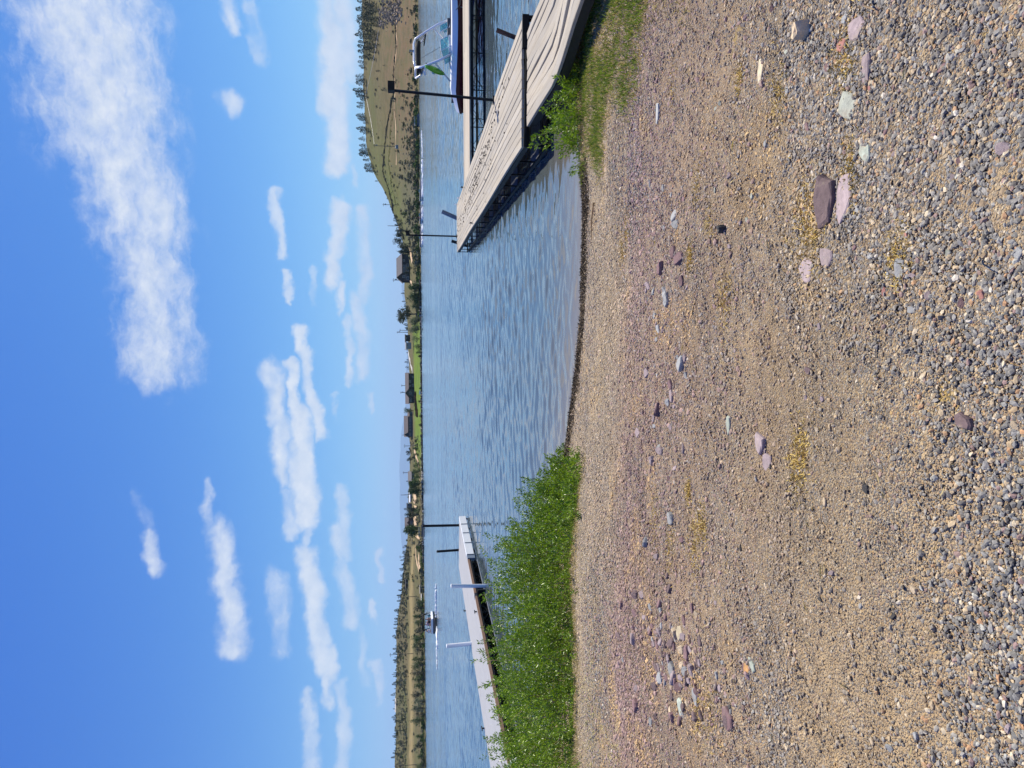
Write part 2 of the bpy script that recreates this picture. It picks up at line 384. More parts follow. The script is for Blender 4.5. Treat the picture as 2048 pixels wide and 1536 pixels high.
def ground_fn(q):
    P = q.n('ShaderNodeNewGeometry').outputs['Position']
    sp = q.n('ShaderNodeSeparateXYZ', {0: P}); x, y = sp.outputs[0], sp.outputs[1]
    big = q.noise(P, .55, 5, .6); mid = q.noise(P, 2.4, 5, .62); sm = q.noise(P, 11, 5, .65)
    sand = q.mix(q.mapr(sm, .25, .75, 0, 1), (.34, .23, .12), (.58, .42, .23))
    red = q.mix(q.mapr(mid, .3, .7, 0, 1), (.36, .225, .14), (.55, .37, .23))
    midb = q.mapr(q.m('ABSOLUTE', q.m('SUBTRACT', y, q.m('ADD', 4.6, q.m('MULTIPLY', mid, 2.2)))), .4, 2.8, 1, 0, 'SMOOTHSTEP')
    c = q.mix(q.m('MULTIPLY', midb, .75), sand, red)
    pale = q.mapr(q.m('ADD', y, q.m('MULTIPLY', mid, 2.0)), 8.0, 10.0, 0, 1, 'SMOOTHSTEP')
    c = q.mix(q.m('MULTIPLY', pale, .8), c, q.mix(big, (.58, .43, .245), (.72, .55, .33)))
    c = q.mix(1.0, c, q.ramp(q.noise(q.map(P, (.55, 1.1, 1)), .8, 4, .6), [(.34, .66), (.62, 1.06)]), 'MULTIPLY')
    # crushed fines: random-coloured grains at three sizes
    def grains(scale, stops):
        vn = q.n('ShaderNodeTexVoronoi', {'Vector': P, 'Scale': scale, 'Randomness': 1.0}); g = q.n('ShaderNodeSeparateColor', {0: vn.outputs['Color']})
        return q.ramp(g.outputs[0], stops, 'CONSTANT'), g.outputs[1], vn.outputs['Distance']
    st = [(0, (.10, .10, .095)), (.22, (.20, .198, .185)), (.40, (.32, .31, .28)), (.52, (.50, .39, .24)), (.68, (.32, .22, .13)), (.78, (.26, .175, .155)), (.87, (.72, .61, .42)), (.94, (.55, .36, .15))]
    c1, k1, d1 = grains(210, st); c2, k2, d2 = grains(95, st); c3, k3, d3 = grains(48, st)
    amt = q.mapr(q.noise(P, 1.6, 4, .6), .35, .62, .25, .8)
    c = q.mix(q.m('MULTIPLY', q.m('LESS_THAN', k1, .62), amt), c, c1)
    c = q.mix(q.m('MULTIPLY', q.m('LESS_THAN', k2, .40), q.m('MULTIPLY', amt, .95)), c, c2)
    far = q.mapr(y, 4.0, 7.0, 0, .6)
    c = q.mix(q.m('MULTIPLY', q.m('LESS_THAN', k3, .30), far), c, c3)
    # wet dark rim and weed line at the water
    zz = sp.outputs[2]
    wet = q.mapr(q.m('ADD', zz, q.m('MULTIPLY', q.m('SUBTRACT', sm, .5), .06)), .045, .125, 1, 0, 'SMOOTHSTEP')
    c = q.mix(q.m('MULTIPLY', wet, .95), c, q.mix(1.0, c, (.26, .21, .15), 'MULTIPLY'))
    moss = q.m('MULTIPLY', q.mapr(q.noise(P, 3.2, 6, .7), .62, .70, 0, .75), q.mapr(q.noise(P, .8, 2, .5), .42, .6, 0, 1))
    c = q.mix(moss, c, (.46, .32, .10))
    h = q.m('ADD', q.m('MULTIPLY', d1, -.5), q.m('ADD', q.m('MULTIPLY', d2, -1.1), q.m('MULTIPLY', sm, .8)))
    return {'Base Color': c, 'Roughness': q.mapr(wet, 0, 1, .92, .45), 'Specular IOR Level': .2, 'Normal': q.bump(h, 1.0, .014)}
M['ground'] = mat('gravel_ground', ground_fn)
gme = np_mesh('gravel_beach', np.stack([X, Y, Z], -1).reshape(-1, 3), grid_faces(len(ys_), len(xs)), smooth=True)
tag(link('ground', gme, mat=M['ground']), kind='structure')

# ------------------------------------------------------------------ lake
def water_fn(q):
    P = q.n('ShaderNodeNewGeometry').outputs['Position']; sp = q.n('ShaderNodeSeparateXYZ', {0: P})
    sh = q.n('ShaderNodeAttribute', attribute_name='shallow').outputs['Fac']
    c = q.mix(sh, (.060, .085, .095), (.20, .155, .10))
    def tilt(sc, aniso, amp, det=2):
        v = q.noise(q.map(P, aniso), sc, det, .55, 1); v = q.v('SUBTRACT', v, (.5, .5, .5))
        return q.v('MULTIPLY', v, (amp * .55, amp, 0))
    dist = q.mapr(sp.outputs[1], 16, 75, 0, 1)
    patch = q.mapr(q.noise(q.map(P, (.008, .05, 1)), 1., 3, .6), .36, .64, .55, 1.35)
    fine = tilt(8., (.5, 1.4, 1), .10); midt = tilt(2.6, (.30, 1.1, 1), .60, 3); big = tilt(.5, (.22, .9, 1), .34, 3)
    lean = q.n('ShaderNodeSeparateXYZ', {0: q.v('ADD', midt, big)}); lean = q.n('ShaderNodeCombineXYZ', {0: lean.outputs[0], 1: q.m('MULTIPLY', q.m('ABSOLUTE', lean.outputs[1]), -1.0)}).outputs[0]
    far = q.n('ShaderNodeVectorMath', {0: lean, 'Scale': q.m('MULTIPLY', dist, patch)}, operation='SCALE').outputs[0]
    nrm = q.v('NORMALIZE', q.v('ADD', q.v('ADD', fine, far), q.n('ShaderNodeNewGeometry').outputs['Normal']))
    return {'Base Color': c, 'Roughness': .07, 'IOR': 1.333, 'Specular IOR Level': .5, 'Normal': nrm}
M['water'] = mat('lake_water', water_fn)
yr = [8.6]
while yr[-1] < 95: yr.append(yr[-1] + .013 + yr[-1] * .0021)
yr = np.array(yr); tt = np.linspace(-.82, .82, 560)
Yw = yr[:, None] * np.ones((1, len(tt))); Xw = (yr[:, None] + 1.0) * tt[None, :]
Zw = np.zeros_like(Yw); dyl = .013 + Yw * .0021
for i in range(56):
    lam = .14 * (1.5 / .14) ** rng.random(); th = PI / 2 + rng.normal() * .55
    k_ = 2 * PI / lam; a_ = lam * .0029 * (1.0 if lam < .7 else .7)
    ph = k_ * (Xw * math.cos(th) + Yw * math.sin(th)) + rng.random() * 6.28
    fade = np.clip((lam / dyl - 4) / 4, 0, 1)
    s_ = np.sin(ph); Zw += a_ * fade * (s_ + .25 * np.cos(2 * ph))
dshore = Yw - shore(Xw)
Zw *= np.clip(.18 + dshore / 2.2, .18, 1) * (.75 + .35 * np.sin(Xw * .35 + Yw * .13 + 1) * np.sin(Yw * .22 - Xw * .1)) * 1.05
Zw *= np.clip((95 - Yw) / 20, 0, 1); Zw -= .05 * np.clip((Yw - 75) / 20, 0, 1)
wme = np_mesh('near_water', np.stack([Xw, Yw, Zw], -1).reshape(-1, 3), grid_faces(len(yr), len(tt)),
              {'shallow': (np.exp(-np.maximum(dshore, 0) / 1.5)).ravel()}, smooth=True)
tag(link('lake_near_shore', wme, mat=M['water']), kind='structure')
fx = np.linspace(-900, 900, 61); fy = np.concatenate([np.linspace(9, 95, 20), np.linspace(105, 470, 40)])
Xf, Yf = np.meshgrid(fx, fy)
fme = np_mesh('lake', np.stack([Xf, Yf, np.full_like(Xf, -.052)], -1).reshape(-1, 3), grid_faces(len(fy), len(fx)), {'shallow': np.zeros(Xf.size)}, smooth=True)
tag(link('lake', fme, mat=M['water']), kind='structure')

# ------------------------------------------------------------------ far shore terrain
KY = np.array([398, 404, 420, 450, 500, 560, 640, 740, 830, 1000.])
COLS = {-700: (837,832,822,800,775,745,720), -150: (836,832,822,800,775,745,724), 0: (836,832,822,800,775,745,724), 150: (836,832,821,799,773,746,727), 270: (837,833,823,806,786,760,730),
 310: (837,833,824,808,789,764,736), 345: (837,834,825,810,792,770,746), 362: (838,834,826,812,795,776,754), 400: (838,835,828,816,802,788,775), 430: (838,835,829,818,806,796,789), 450: (838,835,829,819,808,801,797),
 480: (839,836,830,821,813,808,805), 520: (839,836,830,822,818,813,808), 600: (840,839,834,829,823,816,811), 660: (842,841,838,832,826,820,816),
 760: (844,842,838,833,828,823,820), 900: (844,843,840,835,830,824,820), 1000: (845,844,841,836,829,822,818), 1060: (846,845,842,836,828,821,816),
 1090: (846,845,842,836,827,819,813), 1150: (847,846,842,835,825,816,806), 1200: (847,846,842,834,824,814,799), 1250: (848,847,843,835,824,812,794), 1350: (848,847,843,835,824,812,792),
 1450: (848,847,843,835,824,812,791), 1536: (849,848,844,836,825,812,790), 1700: (849,848,844,836,825,812,790), 2300: (852,850,846,838,826,812,790)}
cpy = np.array(sorted(COLS)); ctan = (768 - cpy) / F
ZK = np.zeros((len(cpy), len(KY)))
for i, p in enumerate(cpy):
    for j, pxv in enumerate(COLS[p]): ZK[i, j + 1] = max(.25, aty(pxv, p, KY[j + 1])[2])
    ZK[i, 0] = -.6; ZK[i, 8] = ZK[i, 7] - 2; ZK[i, 9] = ZK[i, 7] - 14
o_ = np.argsort(ctan); ctan = ctan[o_]; ZK = ZK[o_]
def fz(x, y):
    x = np.asarray(x, float); y = np.asarray(y, float); t = x / y
    zc = np.stack([np.interp(t, ctan, ZK[:, j]) for j in range(len(KY))], -1)
    yy = np.clip(y, KY[0], KY[-1]); j = np.clip(np.searchsorted(KY, yy, side='right') - 1, 0, len(KY) - 2)
    f = (yy - KY[j]) / (KY[j + 1] - KY[j])
    z0 = np.take_along_axis(zc, j[..., None], -1)[..., 0]; z1 = np.take_along_axis(zc, (j + 1)[..., None], -1)[..., 0]
    z = z0 + (z1 - z0) * f
    r = .5 * np.sin(x * .09 + y * .05) + .35 * np.sin(x * .21 - y * .13 + 2) + .2 * np.sin(x * .47 + y * .31)
    return z + r * np.clip((yy - 410) / 60, 0, 1) * np.clip((z) / 12, .05, 1)
def atf(px, py):
    """point of the far terrain seen at a photo pixel"""
    d = ray(px, py); ys = np.linspace(398, 980, 2400); P = np.array([0, 0, CH])[None] + d[None] * (ys / d[1])[:, None]
    g = fz(P[:, 0], P[:, 1]); k = np.argmax(P[:, 2] <= g)
    if P[k, 2] > g[k]: k = int(np.argmin(P[:, 2] - g))
    return np.array([P[k, 0], P[k, 1], g[k]])
def fpt(py, y):
    x = (768 - py) / F * y * .992; return np.array([x, y, float(fz(x, y))])
ft = np.linspace(-1.15, 1.05, 520); fyv = np.concatenate([np.linspace(398, 450, 28), np.linspace(452, 760, 130), np.linspace(764, 1000, 24)])
Tt, Yt = np.meshgrid(ft, fyv); Xt = Tt * Yt; Zt = fz(Xt, Yt)
def pyv(T): return 768 - T * F
PYm = pyv(Tt)
def sm(a, b, x): t = np.clip((x - a) / (b - a), 0, 1); return t * t * (3 - 2 * t)
lawn = sm(625, 660, PYm) * (1 - sm(870, 960, PYm)) * sm(402, 408, Yt) * (1 - sm(520, 600, Yt)) + .9 * sm(880, 930, PYm) * (1 - sm(1050, 1062, PYm)) * sm(401, 404, Yt) * (1 - sm(418, 430, Yt))
shrub = (1 - sm(470, 520, PYm)) * sm(150, 420, PYm) * (1 - sm(470, 620, Yt)) + .5 * sm(1090, 1150, PYm) * sm(640, 700, Yt)
tan = sm(1060, 1100, PYm) * np.exp(-((Yt - 572) / 26) ** 2) + .8 * sm(560, 620, PYm) * 0
green = np.exp(-((PYm - 400) / 130) ** 2) * sm(430, 520, Yt)
dry = (1 - sm(300, 420, PYm)) * (1 - sm(520, 640, Yt)) * sm(405, 430, Yt)
def hill_fn(q):
    P = q.n('ShaderNodeNewGeometry').outputs['Position']
    A = lambda nm: q.n('ShaderNodeAttribute', attribute_name=nm).outputs['Fac']
    n1 = q.noise(P, .02, 6, .62); n2 = q.noise(P, .11, 6, .65); n3 = q.noise(P, .6, 5, .65)
    c = q.mix(q.mapr(n2, .3, .7, 0, 1), (.088, .074, .033), (.150, .122, .058))
    c = q.mix(q.mapr(n1, .42, .62, 0, .7), c, (.098, .102, .036))
    c = q.mix(q.m('MULTIPLY', A('green'), q.mapr(n2, .35, .65, .2, .9)), c, (.115, .135, .032))
    c = q.mix(q.m('MULTIPLY', A('dry'), q.mapr(n2, .42, .62, .1, .85)), c, (.17, .105, .058))
    c = q.mix(q.m('MULTIPLY', A('shrub'), q.mapr(n3, .35, .6, .3, .95)), c, (.10, .095, .06))
    c = q.mix(q.m('MULTIPLY', A('tan'), q.mapr(n2, .3, .7, .6, 1)), c, (.30, .23, .105))
    c = q.mix(q.mapr(n3, .60, .72, 0, .55), c, (.07, .07, .04))
    c = q.mix(A('lawn'), c, q.mix(q.mapr(n2, .35, .65, 0, 1), (.085, .14, .018), (.155, .215, .03)))
    return {'Base Color': c, 'Roughness': .95, 'Specular IOR Level': .1, 'Normal': q.bump(n3, .6, 1.2)}
M['hill'] = mat('dry_hillside', hill_fn)
tme = np_mesh('hillside', np.stack([Xt, Yt, Zt], -1).reshape(-1, 3), grid_faces(*Xt.shape),
              {'lawn': np.clip(lawn, 0, 1).ravel(), 'shrub': np.clip(shrub, 0, 1).ravel(), 'tan': np.clip(tan, 0, 1).ravel(), 'green': green.ravel(), 'dry': dry.ravel()}, smooth=True)
tag(link('hillside', tme, mat=M['hill']), kind='structure')
# blue mountains far beyond
def ridge(name, Y0, prof, c):
    V = []; k = len(prof)
    for px, py in prof: V.append(aty(px, py, Y0))
    B = [(v[0], v[1] - 1800, -20) for v in V]; Bk = [(v[0] * 1.1, v[1] + 3000, -20) for v in V]
    vs_ = B + [tuple(v) for v in V] + Bk
    fs = [(i, i + 1, k + i + 1, k + i) for i in range(k - 1)] + [(k + i, k + i + 1, 2 * k + i + 1, 2 * k + i) for i in range(k - 1)]
    tag(MB().add(vs_, fs).build(name, plain(name + '_forest', c, .95, 0, .2, .002), smooth=True), kind='structure')
ridge('mountains', 33000, [(822,-500),(822,200),(816,380),(812,480),(808,550),(803,572),(804,590),(809,610),(813,640),(815,690),(813,730),(811,760),(810,790),(811,815),(806,845),(802,865),(801,880),(801,900),(799,925),(798.5,945),(800,970),(799,1000),(800.5,1030),(801,1060),(803,1085),(806,1110),(808,1160),(811,1300),(812,1800),(815,2400)], (.05, .08, .10))

# ------------------------------------------------------------------ gravel (instanced pebbles, one mass)
def rock_mesh(seed, sub=1, flat=.6, rough=.22, name='pebble'):
    r = np.random.default_rng(seed); bm = bmesh.new(); bmesh.ops.create_icosphere(bm, subdivisions=sub, radius=.5)
    pl = [(r.normal(size=3), r.uniform(.30, .46)) for _ in range(9)]
    for v in bm.verts:
        c = np.array(v.co)
        for d, o in pl:                               # chop with random planes: faceted, angular stones
            d = d / np.linalg.norm(d); k = c @ d
            if k > o: c = c - d * (k - o)
        c = c * (1 + r.normal() * rough * .25); v.co = (c[0] * 1.25, c[1], c[2] * flat)
    me = bpy.data.meshes.new(name); bm.to_mesh(me); bm.free(); return me
pc = bpy.data.collections.new('pebble_shapes')
for i in range(9):
    o = bpy.data.objects.new('pebble_%02d' % i, rock_mesh(100 + i, 1, rng.uniform(.5, .85))); o.data.materials.append(M['pebble']); pc.objects.link(o)
def instancer(name, P, rot, scl, idx, col, coll):
    N = len(P); me = bpy.data.meshes.new(name); me.vertices.add(N); me.vertices.foreach_set('co', P.astype(np.float32).ravel())
    for nm, a in (('rot', rot), ('scl', scl)):
        at = me.attributes.new(nm, 'FLOAT_VECTOR', 'POINT'); at.data.foreach_set('vector', a.astype(np.float32).ravel())
    at = me.attributes.new('idx', 'INT', 'POINT'); at.data.foreach_set('value', idx.astype(np.int32))
    at = me.attributes.new('col', 'FLOAT_COLOR', 'POINT'); at.data.foreach_set('color', np.c_[col, np.ones(N)].astype(np.float32).ravel())
    ng = bpy.data.node_groups.new(name + '_scatter', 'GeometryNodeTree')
    ng.interface.new_socket('Geometry', in_out='INPUT', socket_type='NodeSocketGeometry'); ng.interface.new_socket('Geometry', in_out='OUTPUT', socket_type='NodeSocketGeometry')
    nd = ng.nodes; gi = nd.new('NodeGroupInput'); go = nd.new('NodeGroupOutput'); ip = nd.new('GeometryNodeInstanceOnPoints'); ci = nd.new('GeometryNodeCollectionInfo')
    ci.inputs['Collection'].default_value = coll; ci.inputs['Separate Children'].default_value = True; ci.inputs['Reset Children'].default_value = True
    def attr(nm, dt):
        a = nd.new('GeometryNodeInputNamedAttribute'); a.data_type = dt; a.inputs['Name'].default_value = nm; return a.outputs['Attribute']
    L = ng.links; er = nd.new('FunctionNodeEulerToRotation')
    L.new(gi.outputs[0], ip.inputs['Points']); L.new(ci.outputs[0], ip.inputs['Instance']); ip.inputs['Pick Instance'].default_value = True
    L.new(attr('idx', 'INT'), ip.inputs['Instance Index']); L.new(attr('rot', 'FLOAT_VECTOR'), er.inputs[0]); L.new(er.outputs[0], ip.inputs['Rotation'])
    L.new(attr('scl', 'FLOAT_VECTOR'), ip.inputs['Scale']); L.new(ip.outputs[0], go.inputs[0])
    o = link(name, me); md = o.modifiers.new('scatter', 'NODES'); md.node_group = ng; return o
def vnoise(x, y, f, seed):
    r = np.random.default_rng(seed); G = r.random((256, 256)); x = x * f + 97.3; y = y * f + 41.7
    xi = np.floor(x).astype(int); yi = np.floor(y).astype(int); u = x - xi; v = y - yi; u = u*u*(3-2*u); v = v*v*(3-2*v)
    g = lambda a, b: G[a % 256, b % 256]
    return (g(xi, yi)*(1-u) + g(xi+1, yi)*u)*(1-v) + (g(xi, yi+1)*(1-u) + g(xi+1, yi+1)*u)*v
def fbm(x, y, f, seed): return (vnoise(x, y, f, seed) + .5*vnoise(x, y, f*2.1, seed+1) + .25*vnoise(x, y, f*4.3, seed+2)) / 1.75
PAL = np.array([(.165,.165,.155),(.235,.232,.215),(.115,.115,.11),(.31,.30,.27),(.47,.36,.22),(.36,.26,.15),(.60,.50,.34),(.42,.235,.115),(.27,.175,.16),(.38,.375,.32),(.70,.63,.50)])
PW = np.array([.24,.23,.13,.10,.10,.065,.045,.03,.03,.025,.01])
def scatter_gravel(N, y0, y1, smin, smax, keep, seed, sunk=.14):
    r = np.random.default_rng(seed); N = int(N * (.31 * (y0 + y1) + 3.2) / (.31 * (y0 + y1) + .8) * (.62 * y1 + .8) / (.62 * y1 + 3.2) * (.62 * y1 + 3.2) / (.62 * y1 + .8))
    y = y0 + (y1 - y0) * r.random(N); hw = .62 * y + 3.2; x = (r.random(N) * 2 - 1) * hw
    w = hw / (.62 * y1 + 3.2); k = (r.random(N) < w) & (r.random(N) < keep(x, y)) & (shore(x) - y > .12)
    x, y = x[k], y[k]; n_ = len(x); s = smin * (smax / smin) ** (r.random(n_) ** 2.2)
    z = gz(x, y) + s * (.5 - sunk) * .55
    rot = np.c_[r.normal(size=n_) * .3, r.normal(size=n_) * .3, r.random(n_) * 6.28]
    scl = s[:, None] * np.c_[r.uniform(.8, 1.3, n_), r.uniform(.75, 1.1, n_), r.uniform(.7, 1.1, n_)]
    ci = r.choice(len(PAL), n_, p=PW / PW.sum()); c = PAL[ci] * r.uniform(.8, 1.25, (n_, 1))
    zc = np.stack([np.interp(y + .9 * (fbm(x, y, .6, 5) - .5), [1.5, 3.0, 4.2, 6.2, 7.2, 9.5], v) for v in ([.42, .52, .54, .52, .62, .70], [.33, .38, .36, .345, .47, .54], [.21, .215, .225, .225, .28, .33])], -1)
    f = np.interp(y, [1.5, 2.6, 3.6, 6, 8, 10], [.12, .28, .42, .42, .55, .55])[:, None] * r.uniform(.5, 1.3, (n_, 1)) + .25 * dusty(x, y)[:, None]
    f = f * (.30 + 1.05 * fbm(x, y, .75, 61))[:, None]
    band = np.exp(-((y - (6.3 + .35 * np.sin(x * 1.1))) / .75) ** 2) * np.clip((x - 1.0) / .8, 0, 1) + np.exp(-((y - 7.8) / 1.0) ** 2) * np.clip((-1.6 - x) / .8, 0, 1)
    f = np.clip(f * (1 - .75 * np.clip(band, 0, 1))[:, None], 0, .9)
    yg = (np.clip((-1.4 - x) / 1.2, 0, 1) * np.clip((y - 5.4) / 1.2, 0, 1) * (r.random(n_) < .30) * np.clip((fbm(x, y, 1.4, 62) - .35) * 4, 0, 1))[:, None]
    zc = zc * (.62 + .70 * fbm(x * .55 + y * .25, y * 1.1, .8, 66))[:, None]
    pu = (r.random(n_) < np.clip(.10 + .30 * np.exp(-((y - 6.1) / .8) ** 2) + .7 * np.exp(-(((x + 2.45) / .8) ** 2 + ((y - 5.9) / 1.1) ** 2)), 0, .75) * (y > 3.4))[:, None]
    scl = scl * (1 + .8 * pu * (r.random((n_, 1)) < .35)); c = c * (1 - pu) + pu * np.array([.30, .20, .19]) * r.uniform(.5, 1.4, (n_, 1)); orr = ((r.random(n_) < .5) * np.clip((fbm(x, y, 1.7, 64) - .60) * 9, 0, 1))[:, None] * (y > 2.6)[:, None]
    c = c * (1 - orr) + orr * np.array([.62, .42, .18]) * r.uniform(.7, 1.2, (n_, 1)); c = c * (1 - yg) + yg * np.array([.40, .35, .12]) * r.uniform(.7, 1.2, (n_, 1)); c = c * (1 - f) + f * zc * r.uniform(.75, 1.2, (n_, 1))
    return np.c_[x, y, z], rot, scl, r.integers(0, 9, n_), c
dusty = lambda x, y: np.clip(1.1 * np.exp(-(((x + .22) / .75) ** 2 + ((y - 3.1) / .85) ** 2)) + np.exp(-(((x + 1.25) / .65) ** 2 + ((y - 2.45) / .50) ** 2)) + .7 * np.clip((fbm(x, y, .7, 33) - .52) * 5, 0, 1) * (y > 2.6), 0, 1)
coarse = lambda x, y: np.clip((.10 + 1.1 * np.clip(fbm(x, y, .9, 3) - .36, 0, 1) + .75 * np.clip((2.15 - y) / .35, 0, 1) + .75 * np.clip((x + .05) / .6, 0, 1) * np.clip((3.9 - y) / 1.2, 0, 1)) * (1 - .7 * dusty(x, y)), .05, 1)
parts_ = [scatter_gravel(150000, 1.25, 3.2, .006, .024, coarse, 11), scatter_gravel(150000, 1.25, 3.6, .004, .010, lambda x, y: (.35 + .6 * fbm(x, y, 1.3, 9)) * (1 - .55 * dusty(x, y)), 12),
          scatter_gravel(210000, 3.0, 6.8, .008, .025, lambda x, y: (.18 + coarse(x, y) * .7) * (1 - .4 * dusty(x, y)), 13), scatter_gravel(190000, 3.2, 7.6, .006, .013, lambda x, y: (.3 + .5 * fbm(x, y, 1.1, 19)) * (1 - .5 * dusty(x, y)), 16),
          scatter_gravel(260000, 6.2, 12.6, .010, .030, lambda x, y: np.clip(.25 + 1.3 * (fbm(x, y, .8, 21) - .25), .15, .9), 14)]
gp = [np.concatenate([p[i] for p in parts_]) for i in range(5)]
tag(instancer('gravel', *gp, pc), kind='stuff')

# ------------------------------------------------------------------ stones one can pick out
def slab_mesh(L, Wd, T, seed, pts=9, taper=.25, lay=0):
    pts = 7 + seed % 4
    r = np.random.default_rng(seed); a = np.sort((np.arange(pts) + r.uniform(-.32, .32, pts)) * 2 * PI / pts)
    rad = r.uniform(.80, 1.10, pts) * (1 + .18 * np.abs(np.sin(2 * a))); ox = np.cos(a) * rad * L / 2; oy = np.sin(a) * rad * Wd / 2 * (1 - taper * np.cos(a))
    tx, ty = r.normal(size=2) * .06; mb = MB()
    rings = []
    for s_, z_ in ((1.0, -T * .6), (1.0, T * .05), (.97, T * .62), (.84, T), (.45, T * 1.04)):
        rings.append([(ox[i] * s_ + r.normal() * .012 * L * (s_ < .95), oy[i] * s_ + r.normal() * .012 * L * (s_ < .95), z_ + (ox[i] * tx + oy[i] * ty) * (z_ > 0) + r.normal() * T * .07) for i in range(pts)])
    mb.loft(rings); return mb.mesh('stone')
def put_stone(name, px, py, L, Wd, T, colr, rot, label, cat='stone', group=None, seed=0, tilt=(0, 0), me=None):
    p = atg(px, py); me = me or slab_mesh(L, Wd, T, seed)
    o = link(name, me, mat=M['st_' + colr]); o.location = p + np.array([0, 0, T * .16]); o.rotation_euler = (tilt[0], tilt[1], rot)
    return tag(o, label, cat, group)
S_ = [('upright_stone',1613,60,.085,.075,.05,'tan',.3,'pale upright stone with a black shadowed face near the right-hand grass',1,(.2,.1)),
 ('flat_stone',1716,58,.085,.05,.02,'mauve',.25,'blocky mauve stone below the pale upright stone',2,(0,0)),
 ('flat_stone',1684,92,.05,.035,.014,'red',.2,'small brick-red flat stone near the upright stone',3,(0,0)),
 ('flat_stone',1733,140,.115,.034,.016,'mauve',.15,'long pointed lilac-grey flake at the right of the beach',4,(0,0)),
 ('flat_stone',1697,213,.105,.055,.018,'greygreen',.55,'layered grey-green slab with a split edge',5,(0,0)),
 ('flat_stone',1731,302,.06,.06,.016,'mint',.9,'squarish mint-green stone on dark gravel',6,(0,0)),
 ('slab_stone',1655,407,.215,.075,.045,'darkpurple',.22,'largest dark purple slab with a rough broken top',7,(.06,0)),
 ('slab_stone',1689,398,.225,.06,.016,'mauve',.32,'long pale mauve slab beside the dark purple slab',8,(0,0)),
 ('flat_stone',1655,514,.085,.06,.016,'mauve',.35,'kite-shaped lilac-grey stone left of the two big slabs',9,(0,0)),
 ('flat_stone',1614,541,.105,.055,.012,'mauve',-.1,'flat ragged mauve plate, leftmost of the big slab cluster',10,(0,0)),
 ('flat_stone',1802,538,.075,.026,.014,'grey',.05,'smooth grey sliver alone on the coarse gravel',11,(0,0)),
 ('flat_stone',1930,843,.05,.042,.024,'darkpurple',.3,'rounded purple-brown stone low in the near gravel',12,(0,0)),
 ('small_stone',1619,741,.034,.022,.020,'darkpurple',.4,'tiny dark maroon chip on the sandy middle of the beach',13,(0,0)),
 ('pyramid_stone',1449,458,.05,.055,.035,'black',.4,'black pyramid-shaped stone standing on the reddish gravel',14,(.2,.1)),
 ('flat_stone',1522,139,.13,.028,.012,'cream',.1,'long cream-yellow flake below the right-hand grass',15,(0,0)),
 ('flat_stone',1317,226,.17,.05,.025,'grey',.2,'long grey stone on the pale gravel left of the grass',16,(0,0)),
 ('flat_stone',1523,888,.11,.055,.03,'mauve',.15,'mauve stone with a pale top on the bare sandy patch',17,(0,0)),
 ('flat_stone',1535,925,.085,.05,.012,'mauve',-.4,'thin mauve flake just left of the pale-topped mauve stone',18,(0,0)),
 ('flat_stone',1458,850,.11,.028,.015,'mint',.05,'narrow pale green flake on the reddish ground',19,(0,0)),
 ('flat_stone',1362,1414,.12,.05,.018,'mint',.1,'mint-green stone among the purple shale by the shrubs',20,(0,0)),
 ('flat_stone',1362,1266,.09,.06,.03,'cream',.2,'cream stone, brightest among the purple shale',21,(0,0)),
 ('flat_stone',1275,1412,.11,.05,.055,'purple',.3,'dark purple block standing proud nearest the shrubs',22,(.1,0)),
 ('flat_stone',1457,1440,.115,.07,.022,'purple',.3,'broad purple plate at the lower edge of the shale patch',23,(0,0)),
 ('flat_stone',1504,1330,.05,.045,.012,'mint',.4,'small diamond-shaped mint stone beside an orange one',24,(0,0)),
 ('flat_stone',1494,1338,.05,.032,.014,'orange',.1,'small orange stone beside a diamond-shaped mint one',25,(0,0)),
 ('flat_stone',1392,1395,.12,.045,.02,'grey',.05,'pale grey pointed stone above the orange moss in the shale',26,(0,0)),
 ('flat_stone',1345,1340,.10,.05,.03,'grey',.3,'grey-blue wedge in the middle of the purple shale',27,(0,0))]
for (nm, px, py, L_, W_, T_, c_, rt, lb, sd_, tl) in S_:
    put_stone(nm, px, py, L_, W_ * (1.0 if sd_ in (1, 14) else 1.9), T_ * (1.0 if sd_ in (1, 14) else .55), c_, PI - rt, lb, seed=sd_, tilt=tl)
protos = [slab_mesh(1, .62, .28, 200 + i, 8) for i in range(12)]
def stone_field(N, box, cols, smin, smax, name, labels, group, seed, dens=None):
    r = np.random.default_rng(seed); k = 0
    while k < N:
        px = r.uniform(box[0], box[1]); py = r.uniform(box[2], box[3])
        if dens and r.random() > dens(px, py): continue
        p = atg(px, py); c_ = cols[r.integers(len(cols))]; s_ = smin * (smax / smin) ** (r.random() ** 1.5)
        o = bpy.data.objects.new(name, protos[r.integers(12)].copy() if False else protos[r.integers(12)]); C.objects.link(o)
        if not o.data.materials: o.data.materials.append(None)
        o.material_slots[0].link = 'OBJECT'; o.material_slots[0].material = M['st_' + c_]
        o.location = p + np.array([0, 0, s_ * .05]); o.scale = (s_, s_ * r.uniform(.8, 1.3), s_ * r.uniform(.35, .8)); o.rotation_euler = (r.normal() * .16 + .06, r.normal() * .16, r.random() * 6.28)
        tag(o, labels[c_] if isinstance(labels, dict) else labels, 'stone', group); k += 1
pd = lambda px, py: math.exp(-((px - 1345 - (py - 1320) * .25) / 65) ** 2) * math.exp(-((py - 1310) / 110) ** 2)
stone_field(150, (1225, 1520, 1150, 1535), ['purple', 'purple', 'purple', 'darkpurple', 'darkpurple', 'mauve', 'grey', 'tan'], .036, .105, 'shale_fragment', {'purple': 'reddish purple shale chip in the heap of broken shale below the shrubs', 'darkpurple': 'blackish purple shale chip in the heap of broken shale below the shrubs', 'mauve': 'pale mauve shale chip in the heap of broken shale below the shrubs', 'grey': 'grey stone mixed into the purple shale heap below the shrubs', 'tan': 'tan stone mixed into the purple shale heap below the shrubs'}, 'purple shale chips below the shrubs', 31, pd)
